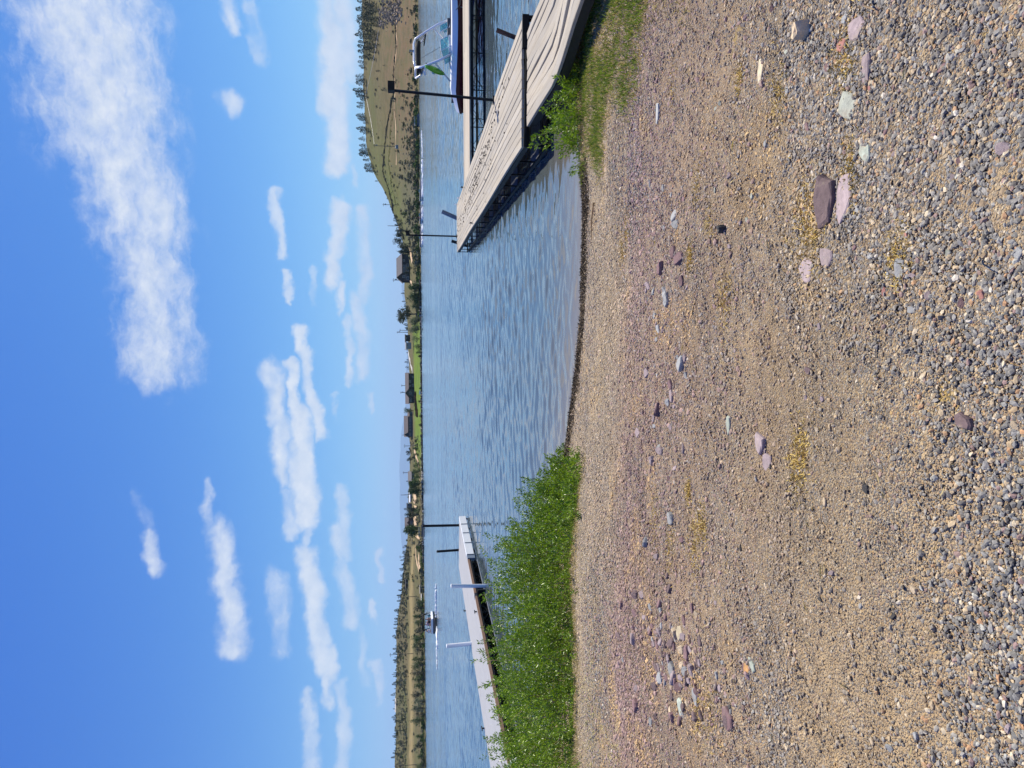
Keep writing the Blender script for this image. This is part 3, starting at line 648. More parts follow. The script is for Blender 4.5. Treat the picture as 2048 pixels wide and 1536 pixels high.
stone_field(56, (1255, 1430, 360, 1120), ['mauve', 'mauve', 'grey', 'purple'], .045, .14, 'flat_pebble', {'mauve': 'mauve flat pebble in the stony band along the shore', 'grey': 'plain grey flat pebble in the stony band along the shore', 'purple': 'purple flat pebble in the stony band along the shore'}, 'flat pebbles in the shore band', 32, lambda px, py: math.exp(-((px - 1335) / 45) ** 2))
stone_field(42, (1420, 2040, 10, 700), ['grey', 'mauve', 'red', 'greygreen', 'purple'], .028, .055, 'loose_stone', {'grey': 'larger grey loose stone on the dark coarse gravel at right', 'mauve': 'larger mauve loose stone on the dark coarse gravel at right', 'red': 'brick-red loose stone on the dark coarse gravel at right', 'greygreen': 'larger grey-green loose stone on the dark coarse gravel at right', 'purple': 'purple loose stone on the dark coarse gravel at right'}, 'larger stones on the coarse gravel', 33)
stone_field(28, (1460, 2040, 700, 1530), ['grey', 'tan', 'mauve', 'black'], .022, .040, 'loose_stone', {'grey': 'grey loose stone on the sandy gravel at left foreground', 'tan': 'tan loose stone on the sandy gravel at left foreground', 'mauve': 'mauve loose stone on the sandy gravel at left foreground', 'black': 'black loose stone on the sandy gravel at left foreground'}, 'loose stones on the sandy gravel', 34)

# ------------------------------------------------------------------ grass, moss, litter on the beach
def blades(name, P, H, W_, mt, kind='stuff', lean=.5):
    N = len(P); D = np.c_[rng.normal(size=(N, 2)) * lean, np.ones(N)]
    return link(name, leaves_mesh(name, P, D, H, W_, droop=.2), mat=mt)
def area_pts(N, fn, x0, x1, y0, y1, seed):
    r = np.random.default_rng(seed); x = r.uniform(x0, x1, N); y = r.uniform(y0, y1, N); k = r.random(N) < fn(x, y); x, y = x[k], y[k]
    return np.c_[x, y, gz(x, y) - .004]
def gmask(x, y): return np.clip((fbm(x, y, 1.6, 40) - .36) * 5, 0, 1) * np.clip((x - 2.78 + .25 * np.sin(y * 3.1)) / .35, 0, 1) * np.clip((shore(x) - y - .1) / .3, 0, 1)
P = area_pts(85000, lambda x, y: gmask(x, y) * np.clip((y - 5.0) / 1.0, 0, 1), 2, 8.5, 4.8, 10.9, 1)
tag(blades('grass_patch', P, rng.uniform(.03, .085, len(P)), .006, M['grass']), kind='stuff')
P = area_pts(40000, lambda x, y: np.clip((x - 2.62 + .25 * np.sin(y * 3.1)) / .4, 0, 1) * .95 * np.clip((shore(x) - y - .15) / .3, 0, 1), 1.9, 8.5, 4.7, 10.9, 2)
tag(blades('dry_grass', P, rng.uniform(.03, .075, len(P)), .006, M['dry_grass'], lean=.9), kind='stuff')
def fringe(x, y):                                        # green and straw fringe in front of the left shrubs
    b = 9.95 + .25 * np.sin(x * 1.7) + .12 * np.sin(x * 4.1); return np.exp(-((y - b) / .22) ** 2) * (x < -.9) * np.clip((-.8 - x) / .6, 0, 1)
P = area_pts(90000, lambda x, y: fringe(x, y) * np.clip((fbm(x, y, 2.2, 44) - .3) * 4, 0, 1), -11, -.8, 9.2, 11.5, 3); tag(blades('grass_fringe', P, rng.uniform(.03, .10, len(P)), .007, M['grass']), kind='stuff')
P = area_pts(60000, lambda x, y: fringe(x, y + .35) * .8, -11, -.8, 8.8, 11.2, 4); tag(blades('straw_fringe', P, rng.uniform(.02, .06, len(P)), .007, M['dry_grass'], lean=1.2), kind='stuff')
P = area_pts(150000, lambda x, y: np.exp(-((shore(x) - y - .38 - .10 * np.sin(x * 2.3)) / .24) ** 2) * np.clip(fbm(x, y, 1.5, 50) * 1.4 - .2, 0, 1), -2.4, 3.2, 9.5, 12, 5); P[:, 2] += .006
tag(blades('shoreline_debris', P, rng.uniform(.02, .07, len(P)), .008, plain('wet_weed', (.075, .05, .022), .8, 0, .6, 30), lean=3), kind='stuff')
# yellow moss tufts
P = area_pts(16000, lambda x, y: np.clip((fbm(x, y, 3., 95) - .32) * 4, 0, 1) * np.exp(-((x + 1.75) / .32) ** 2) * np.clip((shore(x) - y - .02) / .1, 0, 1), -2.4, -.3, 9.9, 12.2, 96)
tag(blades('shore_weeds', P, rng.uniform(.03, .11, len(P)), .010, M['willow'], lean=.7), kind='stuff')
P = area_pts(50000, lambda x, y: np.exp(-((y - 9.55 - .25 * np.sin(x * 1.7)) / .30) ** 2) * np.clip((-.9 - x) / .5, 0, 1) * np.clip((fbm(x, y, 2.5, 97) - .28) * 3, 0, 1), -11, -.8, 8.8, 10.6, 98)
tag(blades('straw_bed', P, rng.uniform(.015, .06, len(P)), .007, M['dry_grass'], lean=2.2), kind='stuff')
mc = [atg(a, b) for a, b in ((1405,1050),(1378,985),(1480,160),(1560,190),(1392,1080),(1420,1420),(1398,1430),(1342,1090),(1310,1035),(1600,905),(1625,470),(1608,440),(1700,330),(1420,440),(1395,365),(1255,465),(1690,120),(1345,170),(1450,600),(1380,510),(1600,930),(1798,508),(1245,500))]
Q = []
for c in mc:
    k = rng.integers(160, 420); s_ = rng.uniform(.03, .085); d = rng.normal(size=(k, 2)) * [s_ * 1.5, s_]; x = c[0] + d[:, 0]; y = c[1] + d[:, 1]; Q.append(np.c_[x, y, gz(x, y)])
Q.append(area_pts(26000, lambda x, y: np.clip((fbm(x, y, 1.8, 90) - .42) * 4, 0, 1) * np.clip((-1.2 - x) / 1.2, 0, 1) * np.clip((y - 5.2) / 1.5, 0, 1) * .6, -6.5, -1, 5, 10, 91))
P = np.concatenate(Q); tag(blades('yellow_moss', P, rng.uniform(.012, .03, len(P)), .006, plain('dry_moss', (.62, .45, .13), .9, 0, .3, 60), lean=1.6), kind='stuff')
P = area_pts(900, lambda x, y: fbm(x, y, 1., 60), -4.5, 4, 1.6, 9, 6); P[:, 2] += .012
tag(blades('straw_litter', P, rng.uniform(.02, .08, len(P)), .003, M['dry_grass'], lean=6), kind='stuff')
for (a, b, c, d, lb, r_) in ((1190,405,1186,480,'thin driftwood stick along the waterline weed',.012),(1195,440,1188,446,'short forked twig crossing the long stick',.007),(1452,272,1470,310,'pale straw stalk on the dark gravel',.004),(1748,0,1760,20,'dry brown stalk at the right edge',.005),(1965,510,1996,543,'thin bare twig on the near coarse gravel',.003)):
    p = atg(a, b) + [0, 0, .02]; q_ = atg(c, d) + [0, 0, .02]; mid_ = (p + q_) / 2 + [0.01, .03, .01]
    tag(MB().tube([p, mid_, q_], [r_, r_ * .9, r_ * .5], 6).build('driftwood_stick', M['stick']), lb, 'stick')

# ------------------------------------------------------------------ shoreline shrubs
def shrub_plant(name, pts_h, label, dens, group=None, leaf=(.034, .066), seed=0, lean=.28, spread=.3):
    """pts_h: list of (x, y, height) stem feet; stems are thin tubes, leaves diamonds along them"""
    r = np.random.default_rng(seed); feet = np.array(pts_h); c0 = feet.mean(0); z0 = float(gz(c0[0], c0[1]))
    root = empty(name, (c0[0], c0[1], z0), label, 'shrub', group)
    sv = MB(); LP = []; LD = []; LT = []
    for (x, y, h) in feet:
        b = np.array([x, y, max(float(gz(x, y)), -.25) - .02]) - np.array([c0[0], c0[1], z0])
        dx, dy = r.normal(size=2) * lean; cur = r.normal(size=2) * .25; ax = np.array([dx, dy, 1.]); ax /= np.linalg.norm(ax)
        ts = np.linspace(0, 1, 5); pts = [b + ax * h * t + np.array([cur[0], cur[1], -.15 * np.hypot(*cur)]) * h * t * t for t in ts]
        sv.tube(pts, [.006, .005, .004, .003, .0015], 3, cap=False)
        nl = int(dens * h * r.uniform(.7, 1.3)) + 8
        t = .08 + .92 * r.random(nl) ** .85; i = np.minimum((t * 4).astype(int), 3); f = t * 4 - i; A = np.array(pts)
        base = A[i] * (1 - f)[:, None] + A[i + 1] * f[:, None]; tang = A[i + 1] - A[i]; tang /= np.linalg.norm(tang, axis=1, keepdims=True)
        off = r.normal(size=(nl, 3)); off -= tang * (off * tang).sum(1, keepdims=True); off /= np.linalg.norm(off, axis=1, keepdims=True) + 1e-9
        LP.append(base + off * (r.random(nl) ** .7 * spread * (1.05 - t) * min(h, .8))[:, None]); LD.append(tang * r.uniform(.3, 1.3, (nl, 1)) + off + [0, 0, .25]); LT.append(np.clip(r.random(nl) * .75 + .25 * r.random(), 0, 1))
    LP = np.concatenate(LP); LD = np.concatenate(LD); LT = np.concatenate(LT)
    tag(sv.build('stems', M['twig'], root), kind='stuff')
    fo_ = link('foliage', leaves_mesh('foliage', LP, LD, r.uniform(*leaf, len(LP)), r.uniform(.013, .023, len(LP)), LT), root, M['willow']); tag(fo_, kind='stuff'); return root
HX = np.array([-12, -9, -7, -5.6, -5, -4.4, -3.8, -3.3, -3.0, -2.7, -2.4, -2.0, -1.6, -1.25, -.9])
HH = np.array([1.02, 1.05, 1.08, 1.12, 1.24, 1.14, 1.12, 1.12, .98, .85, .74, .6, .40, .20, .08])
def feet(x0, x1, n_, seed):
    r = np.random.default_rng(seed); out = []
    while len(out) < n_:
        x = r.uniform(x0, x1); yf = 10.12 + .22 * math.sin(x * 1.7) + .1 * math.sin(x * 4.1) + .16 * math.sin(x * 9.7 + 1) + .18 * r.normal(); yb = float(shore(x)) + np.interp(x, [-12, -3, -1], [.6, .5, .25])
        y = yf + (yb - yf) * r.random() ** 1.25; h = float(np.interp(x, HX, HH))
        f = (y - yf) / (yb - yf); h *= (.42 + .72 * min(1, f * 1.5)) * r.uniform(.72, 1.08) * (.84 + .3 * math.sin(x * 5.3 + y * 2) ** 2)
        if r.random() < .05: h *= 1.28
        if math.sin(x * 3.1 + 1.2 * y) * math.sin(y * 2.3 - x * 1.4) > .55: h *= .72
        if len(out) % 7 == 0: y = yf - abs(r.normal()) * .38; h = r.uniform(.10, .30)
        out.append((x, y, h))
    return out
shrub_plant('willow_shrub', feet(-9.5, -4.6, 580, 1), 'tall leafy green shrub hiding the near end of the grey dock', 115, 'green shrubs along the left shore', seed=1)
shrub_plant('willow_shrub', feet(-4.6, -2.75, 300, 2), 'green shrub in front of the two white posts', 118, 'green shrubs along the left shore', seed=2)
shrub_plant('willow_shrub', feet(-2.75, -1.05, 240, 3), 'low green shrub tapering down to the water near the middle', 130, 'green shrubs along the left shore', seed=3)
r_ = np.random.default_rng(5); ft_ = []
for _ in range(60):
    x = r_.uniform(3.3, 4.75); y = r_.uniform(9.9, 10.75); ft_.append((x, y, (.24 + .34 * math.exp(-((x - 4.0) / .45) ** 2)) * r_.uniform(.6, 1.1)))
ft_ += [(3.95, 10.5, .85), (3.7, 10.6, .8), (4.2, 10.5, .85), (3.5, 10.5, .6)]
shrub_plant('willow_shrub', ft_, 'small bright green shrub beside the wooden ramp', 130, None, seed=6, lean=.5)

# ------------------------------------------------------------------ wooden dock on the right
class Frame:
    """local axes: s along the dock (away from shore), w to its right, z up"""
    def __init__(f, o, e): f.o = Vector(o); f.e = Vector((e[0], e[1], 0)).normalized(); f.n = Vector((f.e.y, -f.e.x, 0))
    def __call__(f, s, w, z): return f.o + f.e * s + f.n * w + Vector((0, 0, z))
def board(fr, root, name, s0, s1, w0, w1, zf, t, mt, k=6, seed=0, warp=.006):
    """one plank: a bent box following zf(s), a little crooked"""
    r = np.random.default_rng(seed); a, b_, c_ = r.normal(size=3) * warp * .6; rings = []
    for i in range(k + 1):
        u = i / k; s_ = s0 + (s1 - s0) * u; bow = math.sin(PI * u); dz = a * bow + c_ * .5; dw = b_ * bow * .6
        z = zf(s_) + dz; tl = c_ * .8
        c4 = .006
        rings.append([Vector(v) - fr.o0 for v in (fr(s_, w0 + dw, z - t - tl), fr(s_, w1 + dw, z - t + tl), fr(s_, w1 + dw, z - c4 + tl), fr(s_, w1 + dw - c4, z + tl), fr(s_, w0 + dw + c4, z - tl), fr(s_, w0 + dw, z - c4 - tl))])
    mb = MB(); mb.loft([list(map(tuple, q)) for q in rings]); return mb.build(name, mt, root)
# a board's grain runs along its own local X: rotate the mesh data into the object frame
def align(o, fr):
    a = math.atan2(fr.e.y, fr.e.x); R_ = Matrix.Rotation(-a, 4, 'Z'); o.data.transform(R_); o.rotation_euler.z = a; return o
def truss(fr, root, L, W_, ztop, zbot, step, sides=(0, 1), name='frame_rail', mt='black_steel', rw=.05, diag=True, lat='truss_bars'):
    for w in [0.03, W_ - .03]:
        for z, nm in ((ztop, name), (zbot, name)):
            mb = MB(); mb.bar(fr(.0, w, z) - fr.o0, fr(L, w, z) - fr.o0, rw, rw * 1.3); mb.build(nm, M[mt], root)
        mb = MB(); k = max(2, int(L / step))
        for i in range(k + 1):
            s_ = L * i / k; mb.bar(fr(s_, w, zbot) - fr.o0, fr(s_, w, ztop) - fr.o0, .028)
            if diag and i < k: mb.bar(fr(s_, w, zbot) - fr.o0, fr(s_ + L / k * .5, w, ztop) - fr.o0, .018); mb.bar(fr(s_ + L / k * .5, w, ztop) - fr.o0, fr(s_ + L / k, w, zbot) - fr.o0, .018)
        tag(mb.build(lat, M[mt], root), kind='stuff')
    for s_ in (0.03, L - .03):
        mb = MB(); mb.bar(fr(s_, 0, ztop) - fr.o0, fr(s_, W_, ztop) - fr.o0, rw, rw * 1.3); mb.bar(fr(s_, 0, zbot) - fr.o0, fr(s_, W_, zbot) - fr.o0, rw); mb.build('end_rail', M[mt], root)
def float_box(fr, root, s0, s1, w0, w1, z0, z1, mt, name='float'):
    mb = MB(); rings = []
    for s_, k in ((s0, .9), (s0 + .06, 1), (s0 + (s1-s0)*.33, 1), (s0 + (s1-s0)*.36, .96), (s0 + (s1-s0)*.64, .96), (s0 + (s1-s0)*.67, 1), (s1 - .06, 1), (s1, .9)):
        wm = (w0 + w1) / 2; hw = (w1 - w0) / 2 * k; zm = (z0 + z1) / 2; hz = (z1 - z0) / 2 * k
        rings.append([tuple(fr(s_, wm + a * hw, zm + b * hz) - fr.o0) for a, b in ((-1,-.8),(-.85,-1),(.85,-1),(1,-.8),(1,.8),(.85,1),(-.85,1),(-1,.8))])
    mb.loft(rings); return mb.build(name, M[mt], root)
A0 = np.array([4.37, 12.98, 0]); fd = Frame(A0, (1.99, 21.24)); fd.o0 = Vector(A0); DL, DW, DZ = 21.33, 2.28, .55
dock = empty('wooden_dock', A0, 'long weathered wooden dock running out from the ramp into the lake', 'dock')
nrow = 13; pw = DW / nrow
for r_i in range(nrow):
    cuts = [0.0]; off = [4.9, 2.6, 3.8][r_i % 3]; s_ = off
    while s_ < DL - 1: cuts.append(s_); s_ += 4.88
    cuts.append(DL)
    for j in range(len(cuts) - 1):
        g = rng.uniform(.007, .015)
        o = board(fd, dock, 'plank', cuts[j] + .004, cuts[j + 1] - .004, r_i * pw + g, (r_i + 1) * pw - g * .5, lambda s: DZ + .012 * math.sin(s * .6), .045, M['wood'], 6, r_i * 50 + j); align(o, fd)
truss(fd, dock, DL, DW, .44, .05, 1.33, diag=False)
mb = MB(); mb.bar(fd(0, .015, .475) - fd.o0, fd(DL, .015, .475) - fd.o0, .03, .05); mb.build('edge_beam', M['black_steel'], dock)
for i, s_ in enumerate((1.2, 4.5, 7.3, 10.1, 13.0, 15.8, 18.6)):
    float_box(fd, dock, s_, s_ + 1.15, .08, 1.0, -.32, .015, 'float_grey'); float_box(fd, dock, s_, s_ + 1.15, DW - 1.0, DW - .08, -.32, .015, 'float_plastic')
for s_ in np.arange(.4, 20.5, 1.5): float_box(fd, dock, s_, s_ + 1.42, DW - .75, DW - .12, -.30, .485, 'float_plastic')  # extra unbroken row of black floats, added to darken the space under the deck
for s_ in (11.5, 16.2, 18.8, 20.6):
    for w in ([DW - .12] if s_ > 12 else [.12]):
        mb = MB(); p = fd(s_, w, DZ + .02) - fd.o0
        for d_ in (-.05, .05): mb.bar(p + fd.e * d_, p + fd.e * d_ + Vector((0, 0, .07)), .03)
        mb.tube([p - fd.e * .15 + Vector((0, 0, .085)), p + Vector((0, 0, .075)), p + fd.e * .15 + Vector((0, 0, .085))], [.014, .024, .014], 6); mb.build('cleat', M['chrome'] if s_ > 17 else M['black_steel'], dock)
# hinge end frame standing proud of the ramp, right-hand corner
mb = MB(); mb.bar(fd(-.05, 1.75, .49) - fd.o0, fd(-.05, DW + .05, .49) - fd.o0, .09, .12); mb.bar(fd(-.05, DW, .06) - fd.o0, fd(-.05, DW, .5) - fd.o0, .07); mb.bar(fd(-.05, 1.75, .06) - fd.o0, fd(-.05, DW, .06) - fd.o0, .06); mb.bar(fd(-.03, 0, .49) - fd.o0, fd(-.03, 1.76, .46) - fd.o0, .04, .05); mb.build('hinge_frame', M['black_steel'], dock)
# goose droppings trodden over the boards
mb = MB(); rr = np.random.default_rng(77)
for (s0, w0, k) in ((5.2, 1.75, 10), (6.0, 1.5, 8), (7.4, 1.5, 16), (8.6, 1.55, 20), (9.8, 1.3, 18), (11.0, 1.2, 16), (12.3, 1.25, 18), (13.4, 1.05, 14), (15, 1.2, 12), (16.6, .9, 12), (18.4, 1.0, 12), (20, 1.1, 8), (10.4, .4, 3), (3.2, 1.9, 6), (4.2, 1.6, 5), (2.0, .9, 3), (2.4, 1.8, 4), (7, .5, 3), (5.6, .9, 4)):
    for _ in range(int(k * 1.3)):
        p = fd(s0 + rr.normal() * .38, float(np.clip(w0 + rr.normal() * .17, .08, DW - .08)), DZ + .016) ; r1 = rr.uniform(.014, .042)
        mb.ball(p, (r1 * rr.uniform(.6, 1.2), r1 * rr.uniform(.6, 1.6), r1 * .35), 0, 6, 4)
tag(mb.build('goose_droppings', M['dropping']), kind='stuff')

# ramp down to the shore
R0 = np.array([4.70, 12.86, 0]); fr_ = Frame(R0, (-1.99, -21.24)); fr_.o0 = Vector(R0); fr_.n = -fr_.n
RY = [0, 1.3, 2.3, 3.1, 4.1, 4.8, 5.4, 6.4, 8.2]; RZ = [.47, .44, .445, .49, .585, .665, .72, .79, .82]
rzf = lambda s: float(np.interp(s, RY, RZ)) + .01 * math.sin(s * 1.9)
ramp = empty('dock_ramp', R0, 'bowed wooden ramp joining the shore grass to the long wooden dock', 'ramp')
RW = 1.66; rows = [0, .20, .385, .60, .80, .99, 1.17, 1.36, 1.52, RW]
for i in range(9):
    o = board(fr_, ramp, 'plank', .03, 8.0 + .1 * math.sin(i * 3), rows[i] + .009, rows[i + 1] - .009, lambda s, i=i: rzf(s) + .018 * math.sin(s * .9 + i * 1.7) * min(1, s), .045, M['wood'], 14, 900 + i, .012); align(o, fr_)
for w in (.05, RW - .05):
    mb = MB(); k = 16
    rings = [[tuple(fr_(8 * j / k, w + a * .03, rzf(8 * j / k) - .055 - b_ * .13) - fr_.o0) for a, b_ in ((-1, 0), (1, 0), (1, 1), (-1, 1))] for j in range(k + 1)]
    mb.loft(rings).build('side_beam', M['black_steel'], ramp)
mb = MB()
for j in range(9): s_ = .15 + j * .95; mb.bar(fr_(s_, .03, rzf(s_) - .10) - fr_.o0, fr_(s_, RW - .03, rzf(s_) - .10) - fr_.o0, .05)
tag(mb.build('cross_bars', M['black_steel'], ramp), kind='stuff')

# finger dock with the boat behind it
B0 = np.array([7.86, 25.5, 0]); ff = Frame(B0, (13.62 - 7.88, 25.13 - 25.46)); ff.o0 = Vector(B0); FW = -3.3
fin = empty('finger_dock', B0, 'side dock of pale boards on a black truss in front of the moored boat', 'dock')
nr = 18
for i in range(nr):
    w0 = -3.3 + 3.3 * i / nr
    for j, (a, b_) in enumerate(((0, 4.9), (4.9, 9.8), (9.8, 13))):
        o = board(ff, fin, 'plank', a + .004, b_ - .004, w0 + .006, w0 + 3.3 / nr - .004, lambda s: .55, .045, M['wood_grey'], 2, 3000 + i * 5 + j, .004); align(o, ff)
ff2 = Frame(B0 + np.array([.27, 3.28, 0]), (13.62 - 7.88, 25.13 - 25.46)); ff2.o0 = Vector(B0)
truss(ff2, fin, 13, 3.3, .44, .02, 1.25)
mb = MB(); mb.bar(ff(0, -.02, .47) - ff.o0, ff(13, -.02, .47) - ff.o0, .03, .06); mb.build('edge_beam', M['black_steel'], fin)
for s_ in (.6, 4.2, 8., 11.3): float_box(ff, fin, s_, s_ + 1.5, -1.1, -.15, -.35, -.02, 'float_plastic'); float_box(ff, fin, s_, s_ + 1.5, -3.1, -2.1, -.35, -.02, 'float_plastic')

# lamp posts and tilted pipes along the dock
def lamp_post(base, top, label, w=.055):
    b = Vector(base); t = Vector(top); root = empty('lamp_post', base, label, 'lamp post', 'black lamp posts on the wooden dock')
    MB().bar((0, 0, 0), t - b, w).build('post', M['black_steel'], root)
    q = t - b; mb = MB(); mb.box((q.x - .03, q.y - .1, q.z - .02), (q.x + .2, q.y + .1, q.z + .15)); mb.build('lamp_head', M['black_steel'], root)
    mb = MB(); mb.box((-.09, -.07, -.01), (.09, .07, .03)); mb.build('base_bracket', M['black_steel'], root); return root
lamp_post(fd(4.75, DW - .04, DZ), aty(788, 181, 17.81), 'nearer black lamp post on the wooden dock, in front of the boat')
lamp_post(fd(21.2, .75, DZ), aty(818, 470, 34.6), 'farther black lamp post at the far end of the wooden dock', .07)
def pipe(name, a, b, r, mt, label, cat='post', group=None):
    a = Vector(a); b = Vector(b); root = empty(name, a, label, cat, group); d = b - a; L_ = d.length
    mb = MB(); dn = d.normalized(); q = dn.orthogonal().normalized(); p_ = dn.cross(q); k = 14; rings = []
    for s_, rad in ((0, r), (L_, r), (L_, r * .82), (L_ - .25, r * .82)):
        rings.append([tuple(dn * s_ + q * math.cos(2*PI*j/k) * rad + p_ * math.sin(2*PI*j/k) * rad) for j in range(k)])
    mb.loft(rings).build('pipe', mt, root, smooth=False); return root
pipe('pipe_post', aty(1085, 97, 14.2), aty(993, 60, 14.2), .045, M['rust'], 'rusty tilted steel pipe standing behind the hinge of the ramp')
pipe('pipe_post', aty(960, 457, 35), aty(884, 423, 35), .10, M['float_grey'], 'grey tilted pipe post behind the far end of the wooden dock')
pipe('pipe_post', aty(935, 492, 35.2), aty(903, 482, 35.2), .075, M['float_plastic'], 'short black stub post beside the farther lamp post')

# ------------------------------------------------------------------ grey dock on the left
_a = atz(1016, 1536, .45); _b = atz(918.3, 1036, .45); _c = atz(979.8, 1530, .45); _d = atz(917, 1130, .45)
L0 = np.array([_a[0], _a[1], 0]); fl = Frame(L0, (_b[0] - _a[0], _b[1] - _a[1])); fl.o0 = Vector(L0); GL = float(np.linalg.norm((_b - _a)[:2]))
GW = float(np.mean([-(Vector((q_[0], q_[1], 0)) - fl.o).dot(fl.n) for q_ in (_c, _d)])); s_at = lambda q_: (Vector((q_[0], q_[1], 0)) - fl.o).dot(fl.e)
BS = s_at(atz(933.5, 1115, .45))
gd = empty('grey_dock', L0, 'pale grey composite dock with a white bumper beyond the shrubs', 'dock')
nb = 14
for i in range(nb):
    w0 = -GW + GW * i / nb
    for j, (a, b_) in enumerate(((-5.5, 1.0), (1.0, 7.4), (7.4, 13.6), (13.6, GL))):
        sk = .55 * (-(w0 + GW / nb / 2) / GW) if j == 3 else 0
        o = board(fl, gd, 'deck_board', a + .006, b_ - .006 + sk, w0 + .003, w0 + GW / nb - .003, lambda s: .45, .03, M['composite'], 1, 5000 + i * 4 + j, .0012); align(o, fl)
for a, b_ in ((-5.5, 1.0), (1.03, 7.4), (7.43, BS - .4)):
    mb = MB(); mb.bar(fl(a, .025, .40) - fl.o0, fl(b_, .025, .40) - fl.o0, .05, .085); mb.build('rub_rail', M['rail_wood'], gd)
    mb = MB(); mb.bar(fl(a, .01, .325) - fl.o0, fl(b_, .01, .325) - fl.o0, .05, .06); mb.build('side_rail', M['black_steel'], gd)
fl2 = Frame(np.array(fl(-5.5, -GW, 0)), (fl.e.x, fl.e.y)); fl2.o0 = fl.o0
truss(fl2, gd, GL + 5.4, GW, .36, .0, 1.5, mt='black_steel', rw=.045)
mb = MB(); mb.tube([fl(-5.5, .04, .02) - fl.o0, fl(GL - .2, .04, .02) - fl.o0], .032, 8); mb.build('lower_pipe', M['grey_steel'], gd)
for s_ in (-4, -.5, 3.2, 6.8, 9.4, 12.6, 16.2, 18.2): float_box(fl, gd, s_, s_ + 1.4, -.95, -.10, -.34, -.03, 'float_grey' if s_ in (9.4,) else 'float_plastic')
for s_ in np.arange(-4.8, GL - 1.2, 1.6): float_box(fl, gd, s_, s_ + 1.5, -GW + .15, -GW + .8, -.32, .30, 'float_plastic')  # black far-side row added so the underside of the grey dock looks dark
bc = [BS - .4, BS] + [BS + (GL - BS) * t for t in (.27, .52, .76, 1)]
for j in range(1, 5):
    mb = MB(); tf = lambda v: fl(v.x, v.y, v.z) - fl.o0
    mb.box((bc[j] + .025, -.02, .13), (bc[j + 1] - .025, .10, .455), 0, tf); mb.build('bumper', M['white_pvc'], gd)
    mb = MB(); mb.box((bc[j] - .025, 0, .12), (bc[j] + .025, .125, .44), 0, tf); mb.build('bumper_strap', M['float_grey'], gd)
mb = MB(); mb.box((BS - .4, -.02, .12), (BS - .03, .10, .44), 0, lambda v: fl(v.x, v.y, v.z) - fl.o0); mb.build('bumper_cap', M['blue_grey'], gd)
mb = MB(); mb.bar(fl(GL + .02, 0, .12) - fl.o0, fl(GL + .02, -.9, .12) - fl.o0, .05); mb.bar(fl(GL + .02, -.05, -.1) - fl.o0, fl(GL + .02, -.05, .4) - fl.o0, .05); mb.build('end_bracket', M['black_steel'], gd)
for s_, w in ((PS - .6 if False else 8.8, -.06), (BS + .6, -GW + .1), (5.9, -GW + .1)):
    mb = MB(); p = fl(s_, w, .46) - fl.o0; mb.bar(p, p + Vector((0, 0, .07)), .04); mb.bar(p - fl.e * .12 + Vector((0, 0, .08)), p + fl.e * .12 + Vector((0, 0, .08)), .03); mb.build('cleat', M['float_plastic'], gd)
def pile(name, a, b, r, mt, label, group, cap=None):
    a = Vector(a); b = Vector(b); root = empty(name, a, label, 'post', group); mb = MB(); mb.tube([(0, 0, 0), b - a], r, 14); mb.build('post', mt, root, False)
    mb = MB(); d = b - a; mb.tube([d + Vector((0, 0, .002)), d + Vector((0, 0, .03)), d + Vector((0, 0, .05))], [r * 1.08, r * 1.08, r * .6], 14); mb.build('cap', cap or mt, root); return root
PS = s_at(atz(947.4, 1171, .45)); p = aty(972, 1172, fl(PS, .06, 0)[1]); pile('dock_post', p, aty(904, 1172, p[1]), .075, M['white_pvc'], 'white plastic dock post on the near edge beside the truss', 'white posts of the grey dock')
q_ = atz(943, 1286, .45); PF = s_at(q_); p = aty(965, 1285, fl(PF, -GW - .1, 0)[1]); pile('dock_post', p, aty(895, 1292, p[1]), .080, M['white_pvc'], 'white plastic dock post on the far edge, closer to the left of the dock', 'white posts of the grey dock')
mb = MB(); mb.bar(fl(PS, .03, -.05), fl(PS, .03, .3), .14); tag(mb.build('post_bracket', M['black_steel']), 'black bracket clamping the white post to the grey dock', 'bracket')
p = fl(GL + .1, -.42, .3); pile('dock_post', p, aty(847, 1052, p[1]), .065, M['black_steel'], 'taller black post at the outer end of the grey dock', 'black posts of the grey dock')
p = fl(GL + .7, -1.95, .3); pile('dock_post', p, aty(875, 1103, p[1]), .065, M['black_steel'], 'shorter black post at the outer end of the grey dock', 'black posts of the grey dock')
# white gangway rail at the near end of the grey dock
q0 = [aty(1008, 1545, 16.0), aty(1022, 1524, 15.8), aty(1040, 1515, 15.6), aty(1075, 1505, 15.4)]
rl = empty('gangway_rail', q0[0], 'white curved handrail at the near end of the grey dock', 'handrail'); MB().tube([Vector(p) - Vector(q0[0]) for p in q0], .035, 10).build('rail', M['white_pvc'], rl, True)
MB().bar(Vector(aty(1024, 1522, 15.8)) - Vector(q0[0]), Vector(aty(1024, 1522, 15.8)) - Vector(q0[0]) + Vector((0, 0, -.5)), .04).build('support', M['black_steel'], rl)

